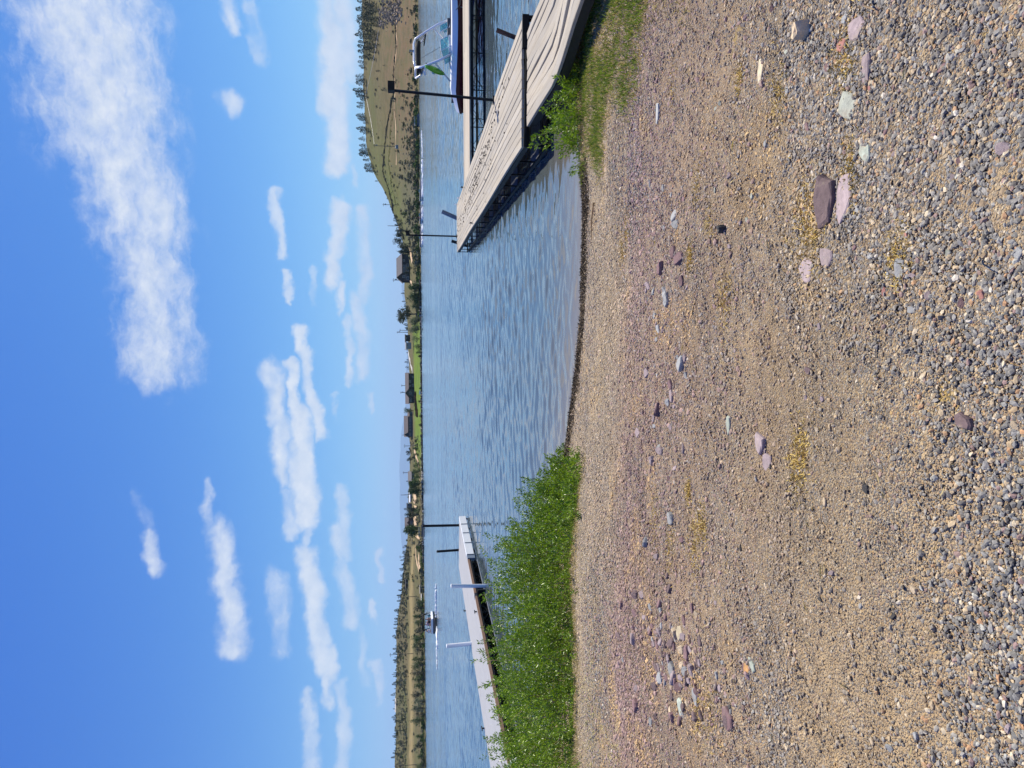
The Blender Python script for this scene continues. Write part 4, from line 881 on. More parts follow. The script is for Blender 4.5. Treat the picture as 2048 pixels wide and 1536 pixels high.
# ------------------------------------------------------------------ boats
def hull(root, L, B, sheer0, sheer1, mt_top, mt_bot, inner='grey_vinyl', full=.55, split=.60, drop=0.0):
    xs_ = np.linspace(-L / 2, L / 2, 15); top = []; mid_ = []; ch = []; ke = []; co = []; fl_ = []
    for x in xs_:
        u = (x + L / 2) / L; b = B / 2 * (1 - max(0, (u - full) / (1 - full)) ** 2.4) * (.93 + .07 * min(1, u * 4)); b = max(b, .02 + .1 * (1 - u)); s_ = sheer0 + (sheer1 - sheer0) * u ** 1.7 - .02 * math.sin(PI * u) - drop * max(0, (.20 - u) / .20) ** 1.2
        r_ = max(0, (u - .8) / .2); top.append((x, b * .87, s_)); mid_.append((x + .0, b * (.985 - .05 * r_), s_ * split + .06 * r_)); ch.append((x - .05 * r_, b * (.90 - .15 * r_), .03 + .22 * r_ ** 2)); ke.append((x - .18 * r_, 0.0, -.22 + .34 * r_ ** 2))
        ci = max(.0, b * .87 - .18 * min(1, b / .5)); co.append((x, ci, s_ + .045)); fl_.append((x, ci * .92, .20 + .1 * r_))
    def both(rows, mt, nm):
        mb = MB()
        for sg in (1, -1): mb.loft([[(p[i][0], p[i][1] * sg, p[i][2]) for p in rows] for i in range(len(xs_))], close=False, cap=False)
        return mb
    mb = both([top, mid_], None, ''); i0 = 0
    mb.add([(mid_[0][0], -mid_[0][1], mid_[0][2]), (mid_[0][0], mid_[0][1], mid_[0][2]), (top[0][0], top[0][1], top[0][2]), (top[0][0], -top[0][1], top[0][2])], [(0, 1, 2, 3)])
    mb.build('hull', mt_top, root, True)
    mb = both([mid_, ch, ke], None, ''); mb.add([(ch[0][0], -ch[0][1], ch[0][2]), ke[0], (ch[0][0], ch[0][1], ch[0][2]), (mid_[0][0], mid_[0][1], mid_[0][2]), (mid_[0][0], -mid_[0][1], mid_[0][2])], [(0, 1, 2, 3, 4)])
    mb.build('lower_hull', mt_bot, root, True)
    both([top, co], None, '').build('gunwale', M['white_paint'], root, True)
    mb = both([co, fl_], None, ''); mb.loft([[(f_[0], f_[1], f_[2]), (f_[0], -f_[1], f_[2])] for f_ in fl_], close=False, cap=False); mb.build('cockpit_liner', M[inner], root, False)
    return top
def windshield(root, x, yb, z, h, rake, mt_fr='chrome'):
    for sg in (1, -1):
        a = Vector((x, sg * .28, z + .03)); b = Vector((x - .10, sg * yb * .80, z)); c = Vector((x - .75, sg * yb, z)); up = Vector((-rake, 0, h))
        for p0_, p1_ in ((a, b), (b, c)):
            k0 = 1.0; k1 = 1.0 if p1_ is not c else .55
            t0_ = p0_ + up * k0; t1_ = p1_ + up * k1
            fm = MB().tube([p0_, t0_, t1_, p1_, p0_], .016, 6).build('windshield_frame', M[mt_fr], root)
            mb = MB(); n_ = (t0_ - p0_).cross(p1_ - p0_).normalized() * .004; mb.loft([[p0_ + n_, p1_ + n_, t1_ + n_, t0_ + n_], [p0_ - n_, p1_ - n_, t1_ - n_, t0_ - n_]]); mb.build('pane', M['glass_teal'], fm)
BO = np.array([15.7, 32.4, 0]); boat = empty('wakeboard_boat', BO, 'white and maroon tow boat with a tall tower moored behind the side dock', 'boat', rz=-math.radians(62))
hull(boat, 6.3, 2.5, .80, .92, M['white_paint'], M['red_hull'], split=.72, drop=.34)
windshield(boat, .45, 1.08, .86, .44, .28)
for sg in (1, -1):
    MB().box((1.0, sg * .55 - .22, .22), (2.15, sg * .55 + .22, .66)).build('bow_seat', M['grey_vinyl'], boat)
    MB().box((-1.6, sg * .6 - .25, .22), (-.4, sg * .6 + .25, .60)).build('side_seat', M['grey_vinyl'], boat)
MB().box((1.9, -.45, .22), (2.2, .45, .72)).build('bow_seat', M['dark_vinyl'], boat)
MB().box((-2.7, -.95, .22), (-1.7, .95, .74)).build('engine_cover', M['dark_vinyl'], boat)
MB().box((-3.35, -.95, .20), (-2.86, .95, .28)).build('swim_platform', M['dark_vinyl'], boat)
MB().box((-.05, .25, .22), (.42, .95, .98)).build('helm_console', M['dark_vinyl'], boat); MB().box((-.05, -.95, .22), (.42, -.25, .96)).build('helm_console', M['white_paint'], boat)
tw = MB()
for sg in (1, -1):
    tw.tube([(.15, sg * 1.20, .88), (-.15, sg * 1.24, 1.40), (-.62, sg * 1.12, 2.12), (-.78, sg * .98, 2.44)], .058, 8)
    tw.tube([(-1.25, sg * 1.20, .86), (-.65, sg * 1.24, 1.3), (-.28, sg * 1.2, 1.58)], .045, 8)
    tw.tube([(-.45, sg * 1.16, 1.85), (-1.1, sg * 1.08, 2.2), (-1.35, sg * .98, 2.44)], .042, 8)
tw.tube([(-.78, -1.0, 2.43), (-.76, -.6, 2.50), (-.76, .6, 2.50), (-.78, 1.0, 2.43)], .058, 8); tw.tube([(-1.35, -.98, 2.44), (-1.35, .98, 2.44)], .045, 8)
tw.build('tower', M['chrome'], boat, True)
MB().tube([(-.95, -1.02, 2.28), (-1.0, -.5, 2.33), (-1.0, .5, 2.33), (-.95, 1.02, 2.28)], [.10, .13, .13, .10], 10).build('rolled_bimini', M['canvas'], boat, True)
for sg in (1, -1):
    mb = MB()
    for j in range(4): mb.tube([(-.62 - .1 * j, sg * 1.0, 1.98 + .02 * j), (-.60 - .1 * j, sg * 1.42, 2.22 + .02 * j)], .018, 6)
    mb.bar((-.5, sg * 1.0, 1.95), (-1.1, sg * 1.0, 2.03), .05); mb.build('board_rack', M['black_steel'], boat)
MB().tube([(-.75, .1, 2.5), (-.74, .1, 2.72)], .05, 8).build('nav_light', M['grey_steel'], boat)
MB().tube([(-.9, -.2, 2.2), (-.2, -.15, 1.2)], .008, 5).build('tow_cord', M['rope'], boat)
fe = empty('wakesurf_board', BO, 'lime green surf board held in the tower rack of the moored boat', 'surfboard', rz=-math.radians(62))
mb = MB(); rings = []
for i in range(9):
    t = i / 8; wv = .26 * math.sin(PI * (t * .9 + .05)) ** .6; c = Vector((-.45 - .25 * t, -1.30 - .10 * t, 2.0 - .85 * t)); rings.append([tuple(c + Vector((b * .03, a * wv * 1.0, a * wv * .25))) for a, b in ((-1, 0), (-.5, 1), (.5, 1), (1, 0), (.5, -1), (-.5, -1))])
mb.loft(rings).build('board', M['green_board'], fe, True); MB().ball((-.78, -1.27, 1.62), (.045, .12, .10)).build('board_emblem', M['white_paint'], fe)
MB().tube([(-.6, -1.15, 2.0), (-1.0, -1.15, 2.0)], .06, 6).build('rack_strap', M['white_pvc'], fe)
for a, b, lb in (((912, 20), (921, -4), 'black mooring line from the bow of the moored boat'), ((921, 214), (905, 300), None)):
    if lb: p_ = aty(*a, 29.0); q_ = aty(*b, 28.0); MB_ = MB().tube([p_, (p_ + q_) / 2 - [0, 0, .08], q_], .014, 5).build('mooring_line', M['rope']); tag(MB_, lb, 'rope')

def person(parent_loc, rz, skin, top, hairm, label, arms=0, seat=.45, extra=None, height=1.0):
    root = empty('person', parent_loc, label, 'person', rz=rz)
    J = [(0, 0, .0), (0, 0, .18), (0, -.01, .36), (0, 0, .50), (0, .02, .58), (0, .02, .70), (0, .03, .80),
         (.19, 0, .46), (.26, .06, .24), (.20, .26 + arms * .05, .14 + arms * .1), (-.19, 0, .46), (-.26, .06, .24), (-.20, .26, .14),
         (.10, .02, -.02), (.13, .42, .02), (.13, .46, -.40), (-.10, .02, -.02), (-.13, .42, .02), (-.13, .46, -.40), (.13, .58, -.42), (-.13, .58, -.42)]
    E_ = [(0,1),(1,2),(2,3),(3,4),(4,5),(5,6),(3,7),(7,8),(8,9),(3,10),(10,11),(11,12),(0,13),(13,14),(14,15),(0,16),(16,17),(17,18),(15,19),(18,20)]
    Rr = [.15,.14,.16,.11,.055,.095,.075,.075,.05,.035,.075,.05,.035,.10,.075,.05,.10,.075,.05,.04,.04]
    def skinned(idx, nm, mt, k):
        mp = {j: i for i, j in enumerate(idx)}; me = bpy.data.meshes.new(nm)
        me.from_pydata([tuple(c * height for c in J[j]) for j in idx], [(mp[a], mp[b]) for a, b in E_ if a in mp and b in mp], [])
        o = link(nm, me, root, mt); md = o.modifiers.new('skin', 'SKIN'); md.use_smooth_shade = True
        for i, j in enumerate(idx): me.skin_vertices[0].data[i].radius = (Rr[j] * k * height,) * 2; me.skin_vertices[0].data[i].use_root = (i == 0)
        o.modifiers.new('sub', 'SUBSURF').render_levels = 2; return o
    skinned(list(range(21)), 'body', skin, 1.0)
    if top is not None: skinned([0, 1, 2, 3, 7, 10] if not extra else [0, 1, 2, 3, 7, 8, 10, 11], 'shirt', top, 1.10)
    skinned([0, 13, 14, 16, 17], 'shorts', M['black_cloth'], 1.08)
    MB().ball((0, -.005, .775 * height), (.098, .105, .10), 0, 10, 7).build('hair', hairm, root, True)
    mb = MB(); mb.ball((.035, .118, .73 * height), .012, 0, 6, 4); mb.ball((-.035, .118, .73 * height), .012, 0, 6, 4); mb.build('eyes', M['black_cloth'], root)
    MB().ball((0, .13, .70 * height), (.014, .02, .02), 0, 6, 4).build('nose', skin, root); return root
LB = np.array([-38.1, 115.5, 0]); lb_ = empty('motor_boat', LB, 'white motor boat with a black tower and four people heading across the lake', 'boat', rz=PI / 2 + .05)
hull(lb_, 6.4, 2.6, .78, .95, M['white_paint'], M['navy_hull'])
tw = MB()
for sg in (1, -1):
    tw.tube([(.3, sg * 1.2, .8), (-.3, sg * 1.25, 1.5), (-.8, sg * 1.22, 2.1)], .06, 8); tw.tube([(-1.5, sg * 1.2, .8), (-.9, sg * 1.25, 1.6), (-.8, sg * 1.22, 2.1)], .06, 8)
    tw.tube([(-.8, sg * 1.2, 1.75), (-.9, sg * 1.55, 2.15)], .06, 6); tw.tube([(-.6, sg * 1.2, 1.6), (-.6, sg * 1.6, 1.3)], .05, 6)
tw.tube([(-.8, -1.22, 2.05), (-.8, 1.22, 2.05)], .11, 8); tw.build('tower', M['black_steel'], lb_, True)
MB().box((-3.1, -1.1, .3), (-2.4, 1.1, .82)).build('rear_seat', M['grey_vinyl'], lb_); windshield(lb_, .9, 1.05, .85, .4, .25)
MB().box((-3.75, -1.1, .22), (-3.2, 1.1, .30)).build('swim_platform', M['dark_vinyl'], lb_)
for (dx, dy, sk, tp, hr, lb, ex) in ((1.0, -1.7, 'skin_tan', None, 'hair', 'dark-haired bare-shouldered passenger at the right end of the motor boat seat', 0), (.55, -1.6, 'skin_tan', 'black_cloth', 'hair', 'passenger in a black top second from the right in the motor boat', 0),
        (-.05, -.9, 'skin', 'pink_cloth', 'black_cloth', 'person in a pale pink shirt sitting up in the middle of the motor boat', 1), (-.85, -1.75, 'skin', 'white_cloth', 'white_cloth', 'passenger with a white cap at the left end of the motor boat seat', 0)):
    person((LB[0] + dx, LB[1] + dy - .6, .80 if not ex else .95), PI, M[sk], M[tp] if tp else None, M[hr], lb, seat=.8, extra=ex)
def foam_strip(pts, w, seed, nm='wake_foam', h=.10):
    r = np.random.default_rng(seed); mb = MB()
    for i in range(len(pts) - 1):
        a = Vector(pts[i]); b = Vector(pts[i + 1]); L_ = (b - a).length; k = max(2, int(L_ / (w * .35)))
        for _ in range(k):
            p = a.lerp(b, r.random()) + Vector((r.normal() * w * .3, r.normal() * w * .35, 0)); s_ = w * r.uniform(.15, .5)
            mb.ball((p.x, p.y, .0), (s_ * r.uniform(.8, 2.2), s_, h * r.uniform(.4, 1.3)), 0, 7, 5)
    return mb
mb = foam_strip([(-38.4, 110.6, 0), (-38.0, 107.5, 0), (-37.6, 103, 0)], 1.6, 1, h=.12); m2 = foam_strip([(-36.6, 113, 0), (-33.4, 111.2, 0), (-30.8, 109.8, 0)], .55, 2, h=.16); mb.add(m2.V, m2.Fc); m2 = foam_strip([(-39.6, 112, 0), (-43, 108.5, 0)], .5, 3, h=.10); mb.add(m2.V, m2.Fc)
tag(mb.build('motor_boat_wake', M['foam'], None, True), kind='stuff')
def runabout(py, px, L, ang, top, label, screen=True, who=None):
    c = atz(px, py, 0); root = empty('speed_boat', c, label, 'boat', 'speed boats crossing to the left', rz=ang)
    hull(root, L, 2.5, .85, 1.15, M[top], M['white_paint'], 'dark_vinyl'); windshield(root, .5, .95, 1.0, .45, .3, 'black_steel')
    MB().box((-2.6, -.9, .3), (-1.7, .9, .95)).build('rear_seat', M['dark_vinyl'], root)
    MB().box((-L / 2 - .35, -.2, -.1), (-L / 2 - .02, .2, 1.0)).build('outboard_motor', M['black_steel'], root)
    return root, c
for (py, px, L, tp, lb) in ((382, 845.5, 7.5, 'navy_hull', 'rightmost of three dark speed boats in white spray'), (430, 845.5, 6.6, 'navy_hull', 'middle speed boat with a standing rider in red'), (476, 845.5, 7.2, 'navy_hull', 'leftmost of three dark speed boats, nearest the far lamp post')):
    root, c = runabout(py, px, L, PI + .1, tp, lb)
    if py == 430: person((c[0] - 1.0, c[1], 1.2), PI, M['skin_tan'], M['red_cloth'], M['hair'], 'rider in a red top on the middle speed boat', extra=1)
    mb = foam_strip([(c[0] - L * .3, c[1] - 1.6, 0), (c[0] + L * .6, c[1] - 1.9, 0), (c[0] + L * 1.3, c[1] - 1.7, 0)], 1.7, py, h=.45); tag(mb.build('spray', M['foam'], None, True), kind='stuff')
mb = foam_strip([tuple(atz(846, 355, 0)), tuple(atz(845, 300, 0)), tuple(atz(843.5, 265, 0))], 1.0, 9, h=.3); tag(mb.build('wash', M['foam'], None, True), kind='stuff')
# pontoon boats moored on the far shores
def pontoon(px, py, L, rz, label):
    c = atz(px, py, 0); root = empty('pontoon_boat', c, label, 'boat', 'covered boats at the far shore', rz=rz)
    for sg in (1, -1): MB().tube([(-L / 2, sg * .9, .2), (L / 2 - .6, sg * .9, .2), (L / 2, sg * .9, .35)], [.32, .32, .08], 10).build('pontoon', M['grey_steel'], root, True)
    MB().box((-L / 2, -1.25, .5), (L / 2, 1.25, .62)).build('deck', M['grey_vinyl'], root)
    MB().box((-L / 2 + .2, -1.2, .63), (L / 2 - .9, 1.2, 1.35)).build('seat_fence', M['navy_hull'], root)
    MB().loft([[(x, y, z) for x, y, z in ((-L/2+.6, sg * 1.2, 2.5), (L/2-2., sg * 1.2, 2.5), (L/2-2.1, sg * 1.2, 2.62), (-L/2+.7, sg * 1.2, 2.62))] for sg in (-1, 1)]).build('canopy', M['white_paint'], root)
    mb = MB(); [mb.bar((x, sg * 1.15, .6), (x, sg * 1.15, 2.5), .06) for x in (-L/2+.7, L/2-2.1) for sg in (1, -1)]; mb.build('canopy_frame', M['grey_steel'], root)
pontoon(838.5, 240, 7, .15, 'dark pontoon boat with a white canopy at the foot of the right-hand hill')
pontoon(848.0, 1060, 7, .3, 'pontoon boat with white canopies at the far shore behind the black post')

# ------------------------------------------------------------------ trees and brush of the far shore
def leaf_cloud(N, lobes, size, seed, droop=0):
    r = np.random.default_rng(seed); P = []; T = []
    w = np.array([l[3] * l[4] * l[5] for l in lobes]); w = w / w.sum()
    for l, wk in zip(lobes, w):
        k = max(6, int(N * wk)); d = r.normal(size=(k, 3)); d /= np.linalg.norm(d, axis=1, keepdims=True)
        p = d * (r.random((k, 1)) ** .45) * np.array(l[3:6]); P.append(p + np.array(l[:3])); T.append(np.clip(r.random(k) * .6 + .2 + .25 * r.normal(), 0, 1))
    P = np.concatenate(P); T = np.concatenate(T); D = r.normal(size=P.shape) + [0, 0, -droop]
    return leaves_mesh('crown', P, D, size * r.uniform(.6, 1.3, len(P)), size * r.uniform(.5, .9, len(P)), T)
def pine_crown(seed, slim=.2):
    r = np.random.default_rng(seed); P = []; D = []; n_w = 13
    for i in range(n_w):
        z = .16 + .82 * i / n_w; rad = slim * (1.05 - z) ** .75 * r.uniform(.75, 1.25) * (1.0 if z > .3 else .75)
        for j in range(r.integers(5, 8)):
            a = r.random() * 6.28; 
            for t in np.linspace(.25, 1, 4):
                q = np.array([math.cos(a), math.sin(a), 0]) * rad * t + [0, 0, z - .04 * t + r.normal() * .012]; P.append(q); D.append([math.cos(a) + r.normal() * .5, math.sin(a) + r.normal() * .5, .15 + r.normal() * .3])
    P.append([0, 0, .95]); D.append([0, 0, 1])
    return leaves_mesh('crown', np.array(P), np.array(D), r.uniform(.05, .10, len(P)), r.uniform(.035, .06, len(P)))
PINES = [(pine_crown(300 + i, .20 + .045 * (i % 4)), MB().tube([(0, 0, -.1), (0, 0, .5), (0, 0, .96)], [.018, .012, .003], 5).mesh('trunk')) for i in range(6)]
for c_, t_ in PINES: c_.materials.append(M['pine']); t_.materials.append(M['bark'])
def pine(p, h, label, group, i=None):
    c_, t_ = PINES[rng.integers(6) if i is None else i]
    root = empty('pine_tree', p, label, 'tree', group, rng.random() * 6.28); root.scale = (h * rng.uniform(.8, 1.5), h * rng.uniform(.8, 1.5), h)
    for nm, me in (('trunk', t_), ('crown', c_)):
        o = bpy.data.objects.new(nm, me); C.objects.link(o); o.parent = root
    return root
def hgt(px_top, px_base, y): return (px_base - px_top) / F * y
RIDGE = [(716,2,738),(714,19,738),(717,35,740),(716,43,742),(721,55,740),(719,63,741),(712,70,738),(718,84,738),(717,93,738),(718,103,738),(720,115,736),(730,8,752),(735,40,752),(740,38,756),(744,46,758),(733,62,750),(738,75,754),(742,80,756),(730,88,750),(735,95,753),(741,104,756),(728,112,746),(736,118,752),(725,12,745),(724,28,744),(726,50,746),(728,98,747),(722,76,742),
 (717,124,731),(719,132,730),(723,136,732),(713,153,730),(714,160,732),(714,166,733),(708,181,732),(713,187,733),(715,193,733),(721,198,731),(715,206,729),(722,200,730),(714,213,728),(714,231,731),(717,236,733),(720,240,734),(727,246,737),(715,257,736),(722,263,740),(718,278,731),(720,291,733),(720,301,737),(722,305,738),(720,309,740),(727,320,740),(731,330,746),(730,336,746),(733,342,748),
 (729,17,748),(733,24,750),(738,14,756),(731,30,749),(741,22,757),(736,70,752),(746,90,760),(744,66,757),(748,52,760)]
for (pt, py, pb) in RIDGE:
    p = atf(pb, py); pine(p, hgt(pt, pb, p[1]) * 1.15, ('dark pine on the slope below the crest of the right-hand hill' if pb > 743 and py < 140 else 'pine in the dense grove at the right end of the hill crest' if py < 121 else 'pine in the middle of the crest of the right-hand hill' if py < 242 else 'pine on the falling left shoulder of the hill crest'), 'pines on the right-hand hill')
for (pt, py, pb, lb) in ((742,342,750,'small pine at the left end of the crest trees'),(747,362,753,'lone tiny tree low on the hill shoulder'),(752,142,760,'lone small pine on the open right-hand slope'),(766,131,770,'low dark juniper above the dirt track'),(763,180,773,'dark juniper in the middle of the right-hand slope'),(765,176,771,'short bush touching the juniper in mid slope'),(731,139,734,'small dark bush just below the crest pines'),(727,36,741,'pine bending out of the rocky gully top'),(752,38,760,'dark pine above the rocky gully')):
    p = atf(pb, py); pine(p, hgt(pt, pb, p[1]) * 1.1, lb, None)
for k in range(34):
    py = rng.uniform(434, 512); y = rng.uniform(560, 720) if py < 470 else rng.uniform(600, 800); p = fpt(py, y); pine(p, rng.uniform(3.2, 6.0), 'small conifer on the saddle left of the right-hand hill', 'conifers on the saddle')
for k in range(26):
    py = rng.choice([rng.uniform(578, 612), rng.uniform(640, 660), rng.uniform(695, 748), rng.uniform(850, 1060)]); p = fpt(py, rng.uniform(735, 800)); pine(p, rng.uniform(2.5, 5.8), 'tiny tree on the skyline of the low middle shore', 'skyline trees of the middle shore')
for k in range(190):
    py = rng.uniform(1085, 1600); y = rng.choice([rng.uniform(725, 760), rng.uniform(610, 740), rng.uniform(640, 745)]); p = fpt(py, y); pine(p, rng.uniform(1.8, 5.4) * (1.0 if y > 715 else .9), ('small dark conifer on the skyline of the left-hand ridge' if y >= 715 else 'small dark conifer on the slope of the left-hand ridge'), 'conifers of the left-hand ridge')
def broad(px_t, px_b, py, wpx, mt, label, seed, group=None, y=None, trunk=.25, name='broadleaf_tree', leaf=None, N=900):
    p = atf(px_b, py) if y is None else fpt(py, y); h = hgt(px_t, px_b, p[1]); w = wpx / F * p[1] / 2; r = np.random.default_rng(seed)
    root = empty(name, p, label, 'tree' if trunk > .12 else 'bush', group); b0 = h * trunk; lobes = []
    for i in range(9):
        a = r.random() * 6.28; q = r.random() ** .5 * .62; zz = b0 + (h - b0) * r.uniform(.15, .80); k = 1 - .45 * abs((zz - b0) / (h - b0) - .42)
        lobes.append((math.cos(a) * q * w * k, math.sin(a) * q * w * k, zz, w * r.uniform(.3, .5), w * r.uniform(.3, .5), (h - b0) * r.uniform(.13, .24)))
    lobes.append((0, 0, b0 + (h - b0) * .75, w * .35, w * .35, (h - b0) * .26))
    lobes.append((0, 0, b0 + (h - b0) * .40, w * .72, w * .72, (h - b0) * .38))
    cr = link('crown', leaf_cloud(N, lobes, leaf or max(.25, h * .07), seed), root, M[mt])
    mb = MB(); mb.tube([(0, 0, -.5), (r.normal() * .1, r.normal() * .1, b0), (0, 0, h * .7)], [h * .035, h * .028, h * .008], 7)
    for i in range(5):
        l = lobes[i]; mb.tube([(0, 0, b0 * .7 + .1), (l[0] * .5, l[1] * .5, (b0 + l[2]) * .5), (l[0], l[1], l[2])], [h * .014, h * .011, h * .004], 5)
    mb.build('trunk', M['bark'], root); return root
for i, a in enumerate([(793,834,628,46,'decid_brown','largest round tree of the middle shore with bare brownish twigs'),(812,842,596,34,'decid','rounded green willow right of the large brownish tree'),(815,841,575,26,'decid','green bush at the water below the big dark house'),(820,842,612,20,'decid','low green willow under the large brownish tree'),
   (817,840,642,26,'olive','silvery bush left of the large brownish tree'),(818,841,660,30,'olive','widest silvery bush on the small beach'),(822,841,678,24,'olive','silvery bush at the left end of the small beach'),(827,844,694,18,'decid','dark bush at the left end of the small beach'),(831,845,704,14,'decid','dark green bush where the lawn meets the beach'),
   (835,845,712,9,'pine','small black-green bush on the waterline of the lawn'),
   (784,806,482,16,'pine','tall ragged evergreen right of the big dark house'),(795,824,494,20,'pine','dense dark evergreen beside the big dark house'),(793,824,503,18,'pine','evergreen touching the right wall of the big dark house'),(790,812,462,16,'pine','dark evergreen below the dirt road on the saddle'),(787,810,470,14,'pine','evergreen behind the far lamp post'),(803,818,428,14,'decid','round dark bush low on the hill shoulder'),
   (810,826,536,10,'pine','dark clipped bush in front of the big dark house'),(806,822,546,7,'pine','small dark bush under the gable of the big dark house'),
   (807,827,821,16,'decid','leafy tree between the two long houses'),(811,823,834,7,'decid','small tree behind the slate-blue house'),(811,824,904,8,'pine','first of two dark round trees on the skyline'),(812,826,919,10,'pine','second of two dark round trees on the skyline'),
   (824,838,897,9,'decid','bush on the slope left of the slate-blue house'),(828,839,908,10,'decid','bush beside the lawn edge left of the slate-blue house'),(826,843,930,18,'decid','green tree right of the grey-roofed house'),(822,843,942,22,'decid','dark leafy tree under the grey-roofed house'),(824,843,953,18,'decid','spreading tree hiding the grey-roofed house'),
   (815,845,966,26,'decid','big bright-topped broadleaf tree left of the grey-roofed house'),(815,845,980,26,'decid','big broadleaf tree beside the yellow earth bank'),(828,842,1002,14,'decid_brown','brownish bush on the yellow earth bank'),
   (812,838,1020,16,'pine','dark evergreen left of the navy barn'),(808,838,1029,18,'pine','pointed dark evergreen right of the brown cabin'),(827,841,1022,14,'decid','low shrub below the evergreens'),(806,842,1063,32,'decid','large round dark-green tree left of the brown cabin'),(809,840,1055,16,'decid','smaller round tree hiding the cabin corner'),
   (828,846,1096,14,'decid','light green bush on the left shore near the black post'),(834,843,1102,8,'decid','small bush on the earth bank of the left shore')]):
    broad(*a, seed=400 + i, trunk=.28 if a[4] in ('decid_brown',) else .10, N=1100 if a[3] > 24 else 520)
LSH = [(830,849,1205),(826,849,1216),(824,846,1232),(828,848,1245),(826,850,1262),(820,848,1276),(822,848,1288),(828,849,1300),(824,849,1318),(822,850,1330),(820,848,1345),(823,850,1358),(826,850,1370),(821,847,1388),(824,850,1402),(822,850,1416),(828,850,1428),(818,848,1440),(830,850,1472),(826,848,1490),(832,851,1512),(829,851,1530)]
for i, (a, b, c) in enumerate(LSH):
    olive_ = c in (1402, 1416)
    broad(a, b, c, rng.uniform(12, 26), 'olive' if olive_ else ('pine' if i % 3 == 1 else 'decid'), 'silvery bush among the dark shrubs of the left far shore' if olive_ else ('blackish evergreen shrub at the foot of the left-hand ridge' if i % 3 == 1 else 'dark green shrub at the foot of the left-hand ridge'), 500 + i, 'shrubs of the left far shore', trunk=.08, name='shore_shrub', N=420)
# sagebrush and brush: thousands of small clumps, one mass
sc_ = bpy.data.collections.new('brush_shapes')
bmat = attr_col('brush_leaf', .9)
for i in range(5):
    me = leaf_cloud(46, [(0, 0, .35, .5, .5, .42)], .34, 600 + i); me.materials.append(bmat); o = bpy.data.objects.new('brush_%d' % i, me); sc_.objects.link(o)
def brush(N, fn, seed):
    r = np.random.default_rng(seed); py = r.uniform(-160, 1720, N); y = 402 + (745 - 402) * r.random(N) ** 1.3; t = (768 - py) / F; k = r.random(N) < fn(py, y); py, y, t = py[k], y[k], t[k]; x = t * y
    return np.c_[x, y, fz(x, y) - .1], py, y
def bfn(py, y):
    d = .55 * (py < 520) * np.clip((py - 130) / 200, .08, 1) * np.clip((560 - y) / 120, .10, 1) + .25 * (py < 520) * (y < 432)
    d = d + .26 * (py > 1085) * np.where(y > 625, 2.4, .25) * np.where(np.abs(y - 572) < 26, .03, 1) + .25 * (py > 1085) * (y < 425)
    d = d + .35 * ((py > 520) & (py < 640)) * (y < 480) + .10 * ((py > 870) & (py < 1085)) * (y > 440)
    return d * (.5 + 1.0 * (vnoise(py * .08, y * .02, 1., 70) > .45))
P, bp, by = brush(34000, bfn, 71); n_ = len(P); r = np.random.default_rng(72)
cc = np.array([(.07,.075,.035),(.13,.13,.085),(.18,.175,.12),(.05,.055,.03),(.10,.13,.03)])[r.choice(5, n_, p=[.3,.27,.18,.15,.10])] * r.uniform(.7, 1.3, (n_, 1))
low = (by < 416)[:, None]; cc = np.where(low & (r.random((n_, 1)) < .6), np.array([.07, .12, .02]) * r.uniform(.6, 1.5, (n_, 1)), cc)
S1 = .55 * (2.6 / .55) ** (r.random(n_) ** 1.6) * np.where(by < 416, 1.4, 1)
tag(instancer('sagebrush', P, np.c_[np.zeros((n_, 2)), r.random(n_) * 6.28], S1[:, None] * np.c_[r.uniform(.9, 1.6, n_), r.uniform(.9, 1.6, n_), r.uniform(.6, 1.1, n_)], r.integers(0, 5, n_), cc, sc_), kind='stuff')
def line_pts(pts, step, jit):
    out = []; Pp = [atf(a, b) for a, b in pts]
    for a, b in zip(Pp[:-1], Pp[1:]):
        k = max(1, int(np.linalg.norm(b - a) / step))
        for i in range(k): q = a + (b - a) * (i / k); x = q[0] + rng.normal() * jit; y = q[1] + rng.normal() * jit; out.append((x, y, float(fz(x, y)) - .1))
    return np.array(out)
# brush along the right-hand hill's road cut, coloured dark for its shaded bank
P = line_pts([(792,0),(792,60),(790,120),(789,165),(786,195),(780,225),(775,250),(772,275),(770,300),(767,330),(773,365),(780,385),(785,405),(787,425),(792,445)], .75, .8); n_ = len(P)
tag(instancer('shaded_bank_brush', P, np.c_[np.zeros((n_, 2)), rng.random(n_) * 6.28], rng.uniform(.9, 1.7, n_)[:, None] * np.array([[1.5, 1.2, .8]]), rng.integers(0, 5, n_), np.array([[.045, .042, .030]]) * rng.uniform(.6, 1.6, (n_, 1)), sc_), kind='stuff')
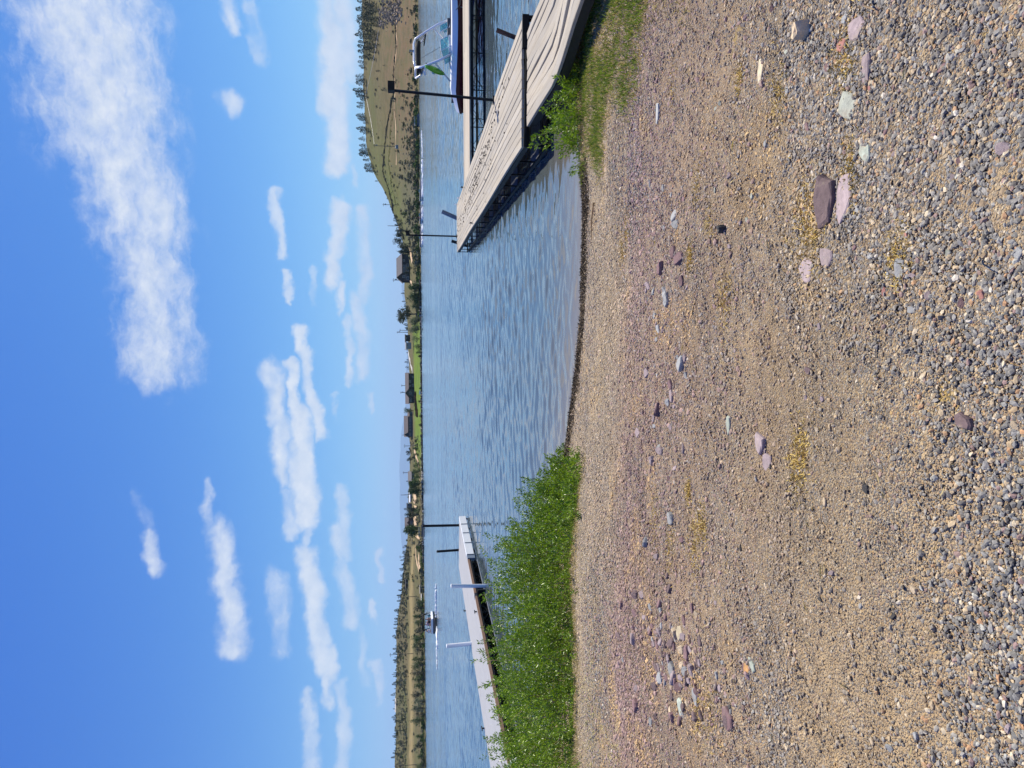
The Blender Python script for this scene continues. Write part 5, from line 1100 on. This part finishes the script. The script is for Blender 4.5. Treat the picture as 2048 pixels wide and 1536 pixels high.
# yellow-green verge under it
P = line_pts([(785,220),(783,245),(781,270),(779,300),(778,330),(782,360),(787,385),(791,410)], .4, 1.6); n_ = len(P)
tag(instancer('green_verge', P, np.c_[np.zeros((n_, 2)), rng.random(n_) * 6.28], rng.uniform(.6, 1.2, n_)[:, None] * np.array([[1.6, 1.3, .4]]), rng.integers(0, 5, n_), np.array([[.20, .22, .035]]) * rng.uniform(.7, 1.3, (n_, 1)), sc_), kind='stuff')
def track(name, pts, w, mt, lift=.12):
    Pp = [atf(a, b) for a, b in pts]; Q = []
    for a, b in zip(Pp[:-1], Pp[1:]):
        for i in range(6): Q.append(a + (b - a) * i / 6)
    Q.append(Pp[-1]); V = []
    for i, q in enumerate(Q):
        d = Q[min(i + 1, len(Q) - 1)] - Q[max(i - 1, 0)]; nrm = np.array([-d[1], d[0], 0]); nrm /= np.linalg.norm(nrm) + 1e-9
        for sg in (-1, 1): x, y = q[0] + sg * nrm[0] * w / 2, q[1] + sg * nrm[1] * w / 2; V.append((x, y, float(fz(x, y)) + lift + .10))
    mb = MB(); mb.add(V, [(2 * i, 2 * i + 1, 2 * i + 3, 2 * i + 2) for i in range(len(Q) - 1)]); tag(mb.build(name, M[mt]), kind='structure')
track('dirt_track', [(793,0),(793,60),(792,120),(791,180),(791,240),(792,290),(793,330)], 2.2, 'dirt_bank'); track('driveway', [(813.5,668),(815,685),(817,700),(820,720),(823,735),(825,742),(825,750)], 4.5, 'concrete')
track('saddle_road', [(796,452),(799,458),(800,466),(801,476)], 7, 'dirt_bank'); track('dirt_track', [(839,1110),(837,1120),(840,1135),(843,1150),(842,1160)], 5, 'dirt_bank'); track('dirt_track', [(831,1090),(832,1110),(834,1125),(838,1140)], 3, 'dirt_bank'); track('house_path', [(829,900),(833,912),(838,930),(840,960)], 4, 'dirt_bank')
# rocks along the waterline of the lawn and rocky gully
rc = bpy.data.collections.new('rock_shapes')
rkm = attr_col('rock', .9)
for i in range(5):
    o = bpy.data.objects.new('rock_%d' % i, rock_mesh(700 + i, 1, .7)); o.data.materials.append(rkm); rc.objects.link(o)
n_ = 1500; py = rng.uniform(560, 1120, n_); y = 400.5 + rng.random(n_) * 3.2; x = (768 - py) / F * y
cc = np.where((rng.random(n_) < np.where((py > 930) & (py < 985), .5, .12))[:, None], np.array([[.42, .38, .31]]), np.array([[.045, .042, .038]])) * rng.uniform(.6, 1.4, (n_, 1))
tag(instancer('shore_rocks', np.c_[x, y, np.maximum(fz(x, y), 0) + .15], rng.random((n_, 3)) * 6, rng.uniform(.6, 1.7, n_)[:, None] * np.ones((1, 3)), rng.integers(0, 5, n_), cc, rc), kind='stuff')
Q = []
for _ in range(420):
    t = rng.random(); a = atf(760 + t * 40 + rng.normal() * 4, 45 - 20 * t + rng.normal() * 10 if rng.random() < .6 else rng.uniform(0, 40)); Q.append(a)
Q = np.array(Q); n_ = len(Q); tag(instancer('gully_rocks', Q, rng.random((n_, 3)) * 6, rng.uniform(.8, 3.2, n_)[:, None] * np.ones((1, 3)), rng.integers(0, 5, n_), np.array([(.08,.065,.055),(.16,.13,.10),(.33,.25,.17)])[rng.integers(0, 3, n_)] * rng.uniform(.6, 1.3, (n_, 1)), rc), kind='stuff')
def bank(pts, label, nm='earth_bank'):
    V = [atf(a, b) for a, b in pts]; c = sum(V) / len(V); mb = MB(); n_ = len(V)
    mb.add([tuple(v + [0, -.6, .25]) for v in V] + [tuple(c + [0, -1.4, .8])], [(i, (i + 1) % n_, n_) for i in range(n_)]); tag(mb.build(nm, M['dirt_bank']), kind='structure')
bank([(826,985),(828,995),(827,1004),(829,1008),(834,1002),(833,990),(831,984)], ''); bank([(827,1034),(828,1042),(829,1050),(832,1055),(835,1045),(835,1036),(831,1032)], ''); bank([(828,1010),(829,1016),(833,1018),(834,1012)], ''); bank([(830,1072),(833,1073),(839,1080),(840,1076),(836,1070)], '')
bank([(818,495),(821,500),(822,515),(824,528),(826,520),(823,505)], ''); bank([(820,560),(822,566),(826,575),(824,562)], '')
mb = MB()
p_ = atf(836, 756); 
# orange-brown hedge mound on the lawn
P = line_pts([(832.5,786),(832,795),(833,805),(834,815),(835,823),(836,830)], .16, .75); n_ = len(P)
tag(instancer('brown_hedge', P, np.c_[np.zeros((n_, 2)), rng.random(n_) * 6.28], rng.uniform(1.3, 2.3, n_)[:, None] * np.array([[1., 1., .9]]), rng.integers(0, 5, n_), np.array([[.125, .07, .035]]) * rng.uniform(.5, 1.4, (n_, 1)), sc_), kind='stuff')
tag(MB().loft([[(a * 1.0, b, z) for a, b in ((-1.3, -.5), (1.3, -.5), (1.0, .5), (-1.0, .5))] for z in (0, .4, .8)]).build('white_boat_on_lawn', M['white_paint']), 'small white upturned boat lying on the lawn', 'boat').location = atf(841, 785)
for (py, px, w_) in ((776, 845, 7), (803, 843, 8), (832, 845, 8), (850, 845.5, 9), (872, 845, 6), (917, 844, 5), (888, 845, 4)):
    broad(px - w_, px, py, w_ * 1.1, 'pine', 'round dark bush on the rocky edge of the lawn', 800 + py, 'round bushes along the lawn edge', trunk=.05, name='lawn_bush', N=260)

# ------------------------------------------------------------------ houses
def house(name, px_b, py0, py1, px_eave, px_ridge, depth, wall, roof, label, ridge_dir='x', wins=(), gable=None, y=None, cat='house', hip=0, over=.6, below=2.0):
    pyc = (py0 + py1) / 2; p = atf(px_b, pyc) if y is None else fpt(pyc, y); k = p[1] / F; w = abs(py1 - py0) * k; zb = aty(px_b, pyc, p[1])[2]; he = (px_b - px_eave) * k; hr = (px_b - px_ridge) * k
    root = empty(name, (p[0], p[1], zb), label, cat, rz=-math.atan2(p[0], p[1]) * .9); W2 = w / 2; D = depth; o = over
    mb = MB(); mb.box((-W2, 0, -below), (W2, D, he))
    if ridge_dir == 'x' and not hip: mb.add([(-W2, 0, he), (-W2, D, he), (-W2, D / 2, hr - .25), (W2, 0, he), (W2, D, he), (W2, D / 2, hr - .25)], [(0, 1, 2), (3, 4, 5)])
    if ridge_dir == 'y': mb.add([(-W2, 0, he), (W2, 0, he), (0, 0, hr - .25), (-W2, D, he), (W2, D, he), (0, D, hr - .25)], [(0, 1, 2), (3, 4, 5)])
    mb.build('wall', M[wall], root); rb = MB(); t = .22
    def slab(q): rb.loft([[v for v in q], [(v[0], v[1], v[2] + t) for v in q]])
    sl = (hr - he) / (D / 2) if ridge_dir == 'x' else (hr - he) / W2
    if ridge_dir == 'x':
        h_ = hip * w
        slab([(-W2 - o, -o, he - o * sl), (W2 + o, -o, he - o * sl), (W2 + o - h_, D / 2, hr), (-W2 - o + h_, D / 2, hr)]); slab([(W2 + o, D + o, he - o * sl), (-W2 - o, D + o, he - o * sl), (-W2 - o + h_, D / 2, hr), (W2 + o - h_, D / 2, hr)])
        if hip:
            for sg in (-1, 1): slab([(sg * (W2 + o), -o, he - o * sl), (sg * (W2 + o), D + o, he - o * sl), (sg * (W2 + o - h_), D / 2, hr)])
    else:
        slab([(-W2 - o, -o, he - o * sl), (0, -o, hr), (0, D + o, hr), (-W2 - o, D + o, he - o * sl)]); slab([(0, -o, hr), (W2 + o, -o, he - o * sl), (W2 + o, D + o, he - o * sl), (0, D + o, hr)])
    rb.build('roof', M[roof], root)
    if gable:                                           # cross gable facing the lake: centre fraction, width fraction, eave and ridge rows, depth out
        gx, gw, ge, gr, gd_, gm = gable; cx = -W2 + gx * w; g2 = gw * w / 2; e2 = (px_b - ge) * k; r2 = (px_b - gr) * k
        mb = MB(); mb.box((cx - g2, -gd_, -below), (cx + g2, D * .4, e2)); mb.add([(cx - g2, -gd_, e2), (cx + g2, -gd_, e2), (cx, -gd_, r2 - .2)], [(0, 1, 2)]); mb.build('gable_wall', M[gm], root)
        rb = MB(); s2 = (r2 - e2) / g2
        for sg in (-1, 1): rb.loft([[v for v in q] for q in ([(cx + sg * (g2 + o), -gd_ - o, e2 - o * s2), (cx, -gd_ - o, r2), (cx, D * .5, r2), (cx + sg * (g2 + o), D * .5, e2 - o * s2)], [(cx + sg * (g2 + o), -gd_ - o, e2 - o * s2 + t), (cx, -gd_ - o, r2 + t), (cx, D * .5, r2 + t), (cx + sg * (g2 + o), D * .5, e2 - o * s2 + t)])])
        rb.build('gable_roof', M[roof], root)
    for (u, px0, px1, wu, yo) in wins:                  # fraction across from image-right... measured from the +x end
        cx = W2 - u * w; z0 = (px_b - px1) * k; z1 = (px_b - px0) * k; hw = wu * k / 2; fm = MB(); yo = -yo
        for a in ((cx - hw, z0, cx - hw + .12, z1), (cx + hw - .12, z0, cx + hw, z1), (cx - hw + .12, z1 - .12, cx + hw - .12, z1), (cx - hw + .12, z0, cx + hw - .12, z0 + .12)): fm.box((a[0], yo - .10, a[1]), (a[2], yo - .005, a[3]))
        f_ = fm.build('window', M['trim'], root); MB().box((cx - hw + .11, yo - .05, z0 + .11), (cx + hw - .11, yo - .01, z1 - .11)).build('pane', M['pane'], f_)
    return root
h1 = house('lake_house', 819.5, 509, 565, 804, 793.5, 13, 'siding_dark', 'shingle_grey', 'big dark two-storey house with hipped grey roof above the green bushes', hip=.18, gable=(.18, .30, 804, 793.8, 2.0, 'siding_dark'),
      wins=((.22,806,810,4,0),(.42,806,810,5,0),(.52,806,810,4,0),(.62,806,810,4,0),(.40,813,818,7,0),(.55,813,818,6,0),(.78,805,810,5,2.0),(.84,813,818,7,2.0),(.92,806,809,3,0)), below=4)
MB().box((-8, -2.4, 2.9), (3, -.01, 3.1)).build('balcony', M['trim'], h1); mb = MB(); [mb.bar((x, -2.3, -3), (x, -2.3, 2.9), .25) for x in (-7.8, -4, -.5, 2.8)]; tag(mb.build('balcony_posts', M['siding_dark'], h1), kind='stuff')
house('lake_house', 828.5, 747, 806, 817.5, 811, 11, 'siding_dark', 'asphalt', 'long low brown-roofed house with a central gable above the lawn', gable=(.34, .24, 817, 811.2, 2.6, 'siding_olive'), wins=((.12,825,828,4,0),(.27,818.5,822,5,0),(.42,818.5,821.5,3,0),(.40,824,828,5,0),(.66,818.5,823,5,2.6),(.85,819,823,4,0),(.93,819,823,3,0)))
h3 = house('lake_house', 825.5, 833, 872, 816, 808.5, 12, 'siding_blue', 'asphalt', 'slate-blue house with a brown roof and a deck at its left end', gable=(.08, .22, 816, 808.6, 1.5, 'siding_blue'), wins=((.12,819,822.5,4,0),(.25,819,822.5,3,0),(.40,819,822,3,0),(.55,819,822,3,0),(.70,819,822,3,0),(.86,818.5,822,2.5,1.5),(.95,818.5,822,2.5,1.5)), below=3)
mb = MB(); mb.box((-16, -4, -.3), (-3, -.01, .0)); mb.build('deck', M['concrete'], h3); mb = MB(); [mb.bar((x, -3.9, -3.5), (x, -3.9, -.3), .2) for x in np.linspace(-15.5, -3.5, 9)]; tag(mb.build('deck_posts', M['siding_dark'], h3), kind='stuff')
house('garage', 825.5, 823, 832.5, 819, 815.5, 8, 'siding_blue', 'asphalt', 'small garage attached to the right of the slate-blue house', wins=((.3,821,825,3,0),))
house('cabin', 815, 668, 681, 811, 810, 6, 'siding_dark', 'siding_dark', 'small dark brown cabin on the skyline by the driveway', y=560, wins=((.5, 811.5, 813.5, 4, 0),)); house('shed', 817, 683, 696, 812.5, 810.5, 6, 'float_grey', 'float_grey', 'pale grey shed next to the dark cabin on the skyline', y=560, wins=((.4, 813.5, 816, 3, 0),))
house('cabin', 827, 1036, 1055, 817, 810, 10, 'siding_red', 'asphalt', 'red-brown cabin with a front gable between the round tree and the evergreens', gable=(.52, .72, 821, 814.5, 2, 'siding_red'), wins=((.4, 821, 825, 4, 2), (.62, 821, 825, 3, 2)))
house('barn', 823.5, 1007, 1019, 815, 813.5, 8, 'navy_hull', 'siding_blue', 'navy barn with a flat roof beside the dark evergreen', wins=((.5, 817, 820, 3, 0),)); house('house', 829, 944, 961, 823, 816.5, 9, 'siding_olive', 'shingle_grey', 'grey-roofed house half hidden by leafy trees', wins=((.3, 824, 827, 3, 0), (.7, 824, 827, 3, 0)))
house('pole_barn', 823.5, 985, 1003, 820.5, 818.5, 7, 'float_grey', 'white_paint', 'long white-roofed shelter behind the yellow earth bank', wins=((.5, 821, 823, 3, 0),))
house('cabin', 815.5, 1160, 1175, 812, 810.8, 6, 'siding_dark', 'siding_dark', 'dark hut above the tan field of the left-hand ridge', wins=((.4, 812.5, 814.5, 3, 0),)); house('house', 796, 1393, 1416, 792, 790, 8, 'trim', 'concrete', 'white house on the crest of the left-hand ridge', y=730, wins=((.3, 792.5, 795, 4, 0), (.7, 792.5, 795, 3, 0)))
house('trailer', 844, 1172, 1185, 840.5, 840, 3, 'siding_red', 'trim', 'low red-brown trailer at the water of the left far shore', wins=((.5, 841, 843, 4, 0),), cat='trailer')
house('boat_house', 846, 1190, 1200, 843.5, 842.5, 3, 'siding_dark', 'concrete', 'small dark boat shelter at the water left of the trailer', wins=((.5, 844, 845.5, 3, 0),), cat='shed')
# pale garage door on the long house, vehicles by the white-roofed shelter
def jetty(px, py0, py1, label):
    a = atz(px, py0, .5); b = atz(px, py1, .5); root = empty('far_jetty', a, label, 'jetty'); d = Vector(b - a); MB().bar((0, 0, 0), d, 1.8, .15).build('deck', M['concrete'], root)
    mb = MB(); [mb.bar(d * u + Vector((0, 0, -.9)), d * u + Vector((0, 0, .5)), .2) for u in (.05, .35, .65, .95)]; tag(mb.build('piles', M['bark_grey'], root), kind='stuff')
jetty(843, 632, 660, 'white jetty lying along the small far beach'); jetty(847, 1056, 1080, 'low jetty at the far shore under the large round tree')

# ------------------------------------------------------------------ utility poles and a wire
def utility_pole(py, px_t, px_b, label, tr=True, arm=True):
    p = atf(px_b, py); h = hgt(px_t, px_b, p[1]) * 1.0; root = empty('utility_pole', p, label, 'utility pole', 'utility poles on the far shore'); k = max(.16, p[1] * .00045)
    MB().tube([(0, 0, -.5), (0, 0, h)], [k, k * .7], 8).build('pole', M['bark_grey'], root)
    if arm: MB().bar((-1.2, 0, h - .8), (1.2, 0, h - .8), .22).build('crossarm', M['bark_grey'], root); mb = MB(); [mb.tube([(x, 0, h - .7), (x, 0, h - .35)], .09, 6) for x in (-1.1, 0, 1.1)]; tag(mb.build('insulators', M['grey_steel'], root), kind='stuff')
    if tr: MB().tube([(.5, -.3, h - 3.0), (.5, -.3, h - 1.8)], .35, 8).build('transformer', M['grey_steel'], root)
    return root
for a in ((293,748,795,'tallest utility pole, standing on the right-hand slope with a grey box at its foot'),(410,766,798,'utility pole on the shoulder of the right-hand hill'),(452,776,800,'pale utility pole above the saddle conifers'),(560.5,786,824,'utility pole at the left end of the big dark house'),(660.5,799,822,'utility pole left of the large brownish tree'),(664.5,794,816,'tall pole beside the tiny skyline tree'),
   (771,794,812,'right of two utility poles behind the long low house'),(785,792,812,'left of two utility poles behind the long low house'),(870,798,812,'utility pole at the left end of the slate-blue house'),(891.5,808,832,'leaning utility pole between lawn and skyline trees'),(945,806,822,'utility pole above the grey-roofed house'),(989.5,802,818,'utility pole above the white-roofed shelter'),
   (1094,805,818,'right-hand utility pole over the tan field'),(1113,799,824,'second utility pole over the tan field'),(1193,796,831,'utility pole right of the motor boat on the ridge slope'),(1307,780,827,'tallest utility pole of the left-hand ridge'),(1348,784,800,'pale thin pole on the left-hand skyline'),(1529,790,834,'utility pole at the far left of the ridge')):
    utility_pole(*a, tr=a[0] in (293, 410, 560.5, 785, 664.5), arm=a[0] not in (870, 989.5, 1348, 452))
tag(MB().box((-1.3, -.5, 0), (1.3, .5, 2.0)).add([(-1.31, -.51, 2.0), (1.31, -.51, 2.0), (1.31, .51, 2.0), (-1.31, .51, 2.0), (0, 0, 2.2)], [(0, 1, 4), (1, 2, 4), (2, 3, 4), (3, 0, 4)]).build('utility_box', M['grey_steel']), 'grey equipment box at the foot of the tallest slope pole', 'utility box').location = atf(796.5, 294)
a = atf(795, 293); k1 = aty(749, 293, a[1]); k2 = aty(731, 190, 560); k3 = aty(722, 60, 620)
def sag(a, b, n_=8, s=.6): return [Vector(a) * (1 - i / n_) + Vector(b) * (i / n_) - Vector((0, 0, s * math.sin(PI * i / n_))) for i in range(n_ + 1)]
tag(MB().tube(sag(k1, k2) + sag(k2, aty(757, 60, 470))[1:], .07, 5).build('power_line', M['chrome']), 'overhead wire catching the light above the right-hand slope', 'wire')
# ------------------------------------------------------------------ air
mb = MB(); mb.box((-52000, -400, -25), (52000, 37500, 1250)); hz = mb.build('haze', None); hz.data.materials.clear()
hm = bpy.data.materials.new('haze_air'); hm.use_nodes = True; nt = hm.node_tree; nt.nodes.clear(); q = NT(nt)
vol = q.n('ShaderNodeVolumePrincipled', {'Color': (.60, .86, .94, 1), 'Density': 4.4e-5, 'Anisotropy': 0.0})
q.nt.links.new(vol.outputs[0], q.n('ShaderNodeOutputMaterial').inputs['Volume']); hz.data.materials.append(hm); tag(hz, kind='stuff')
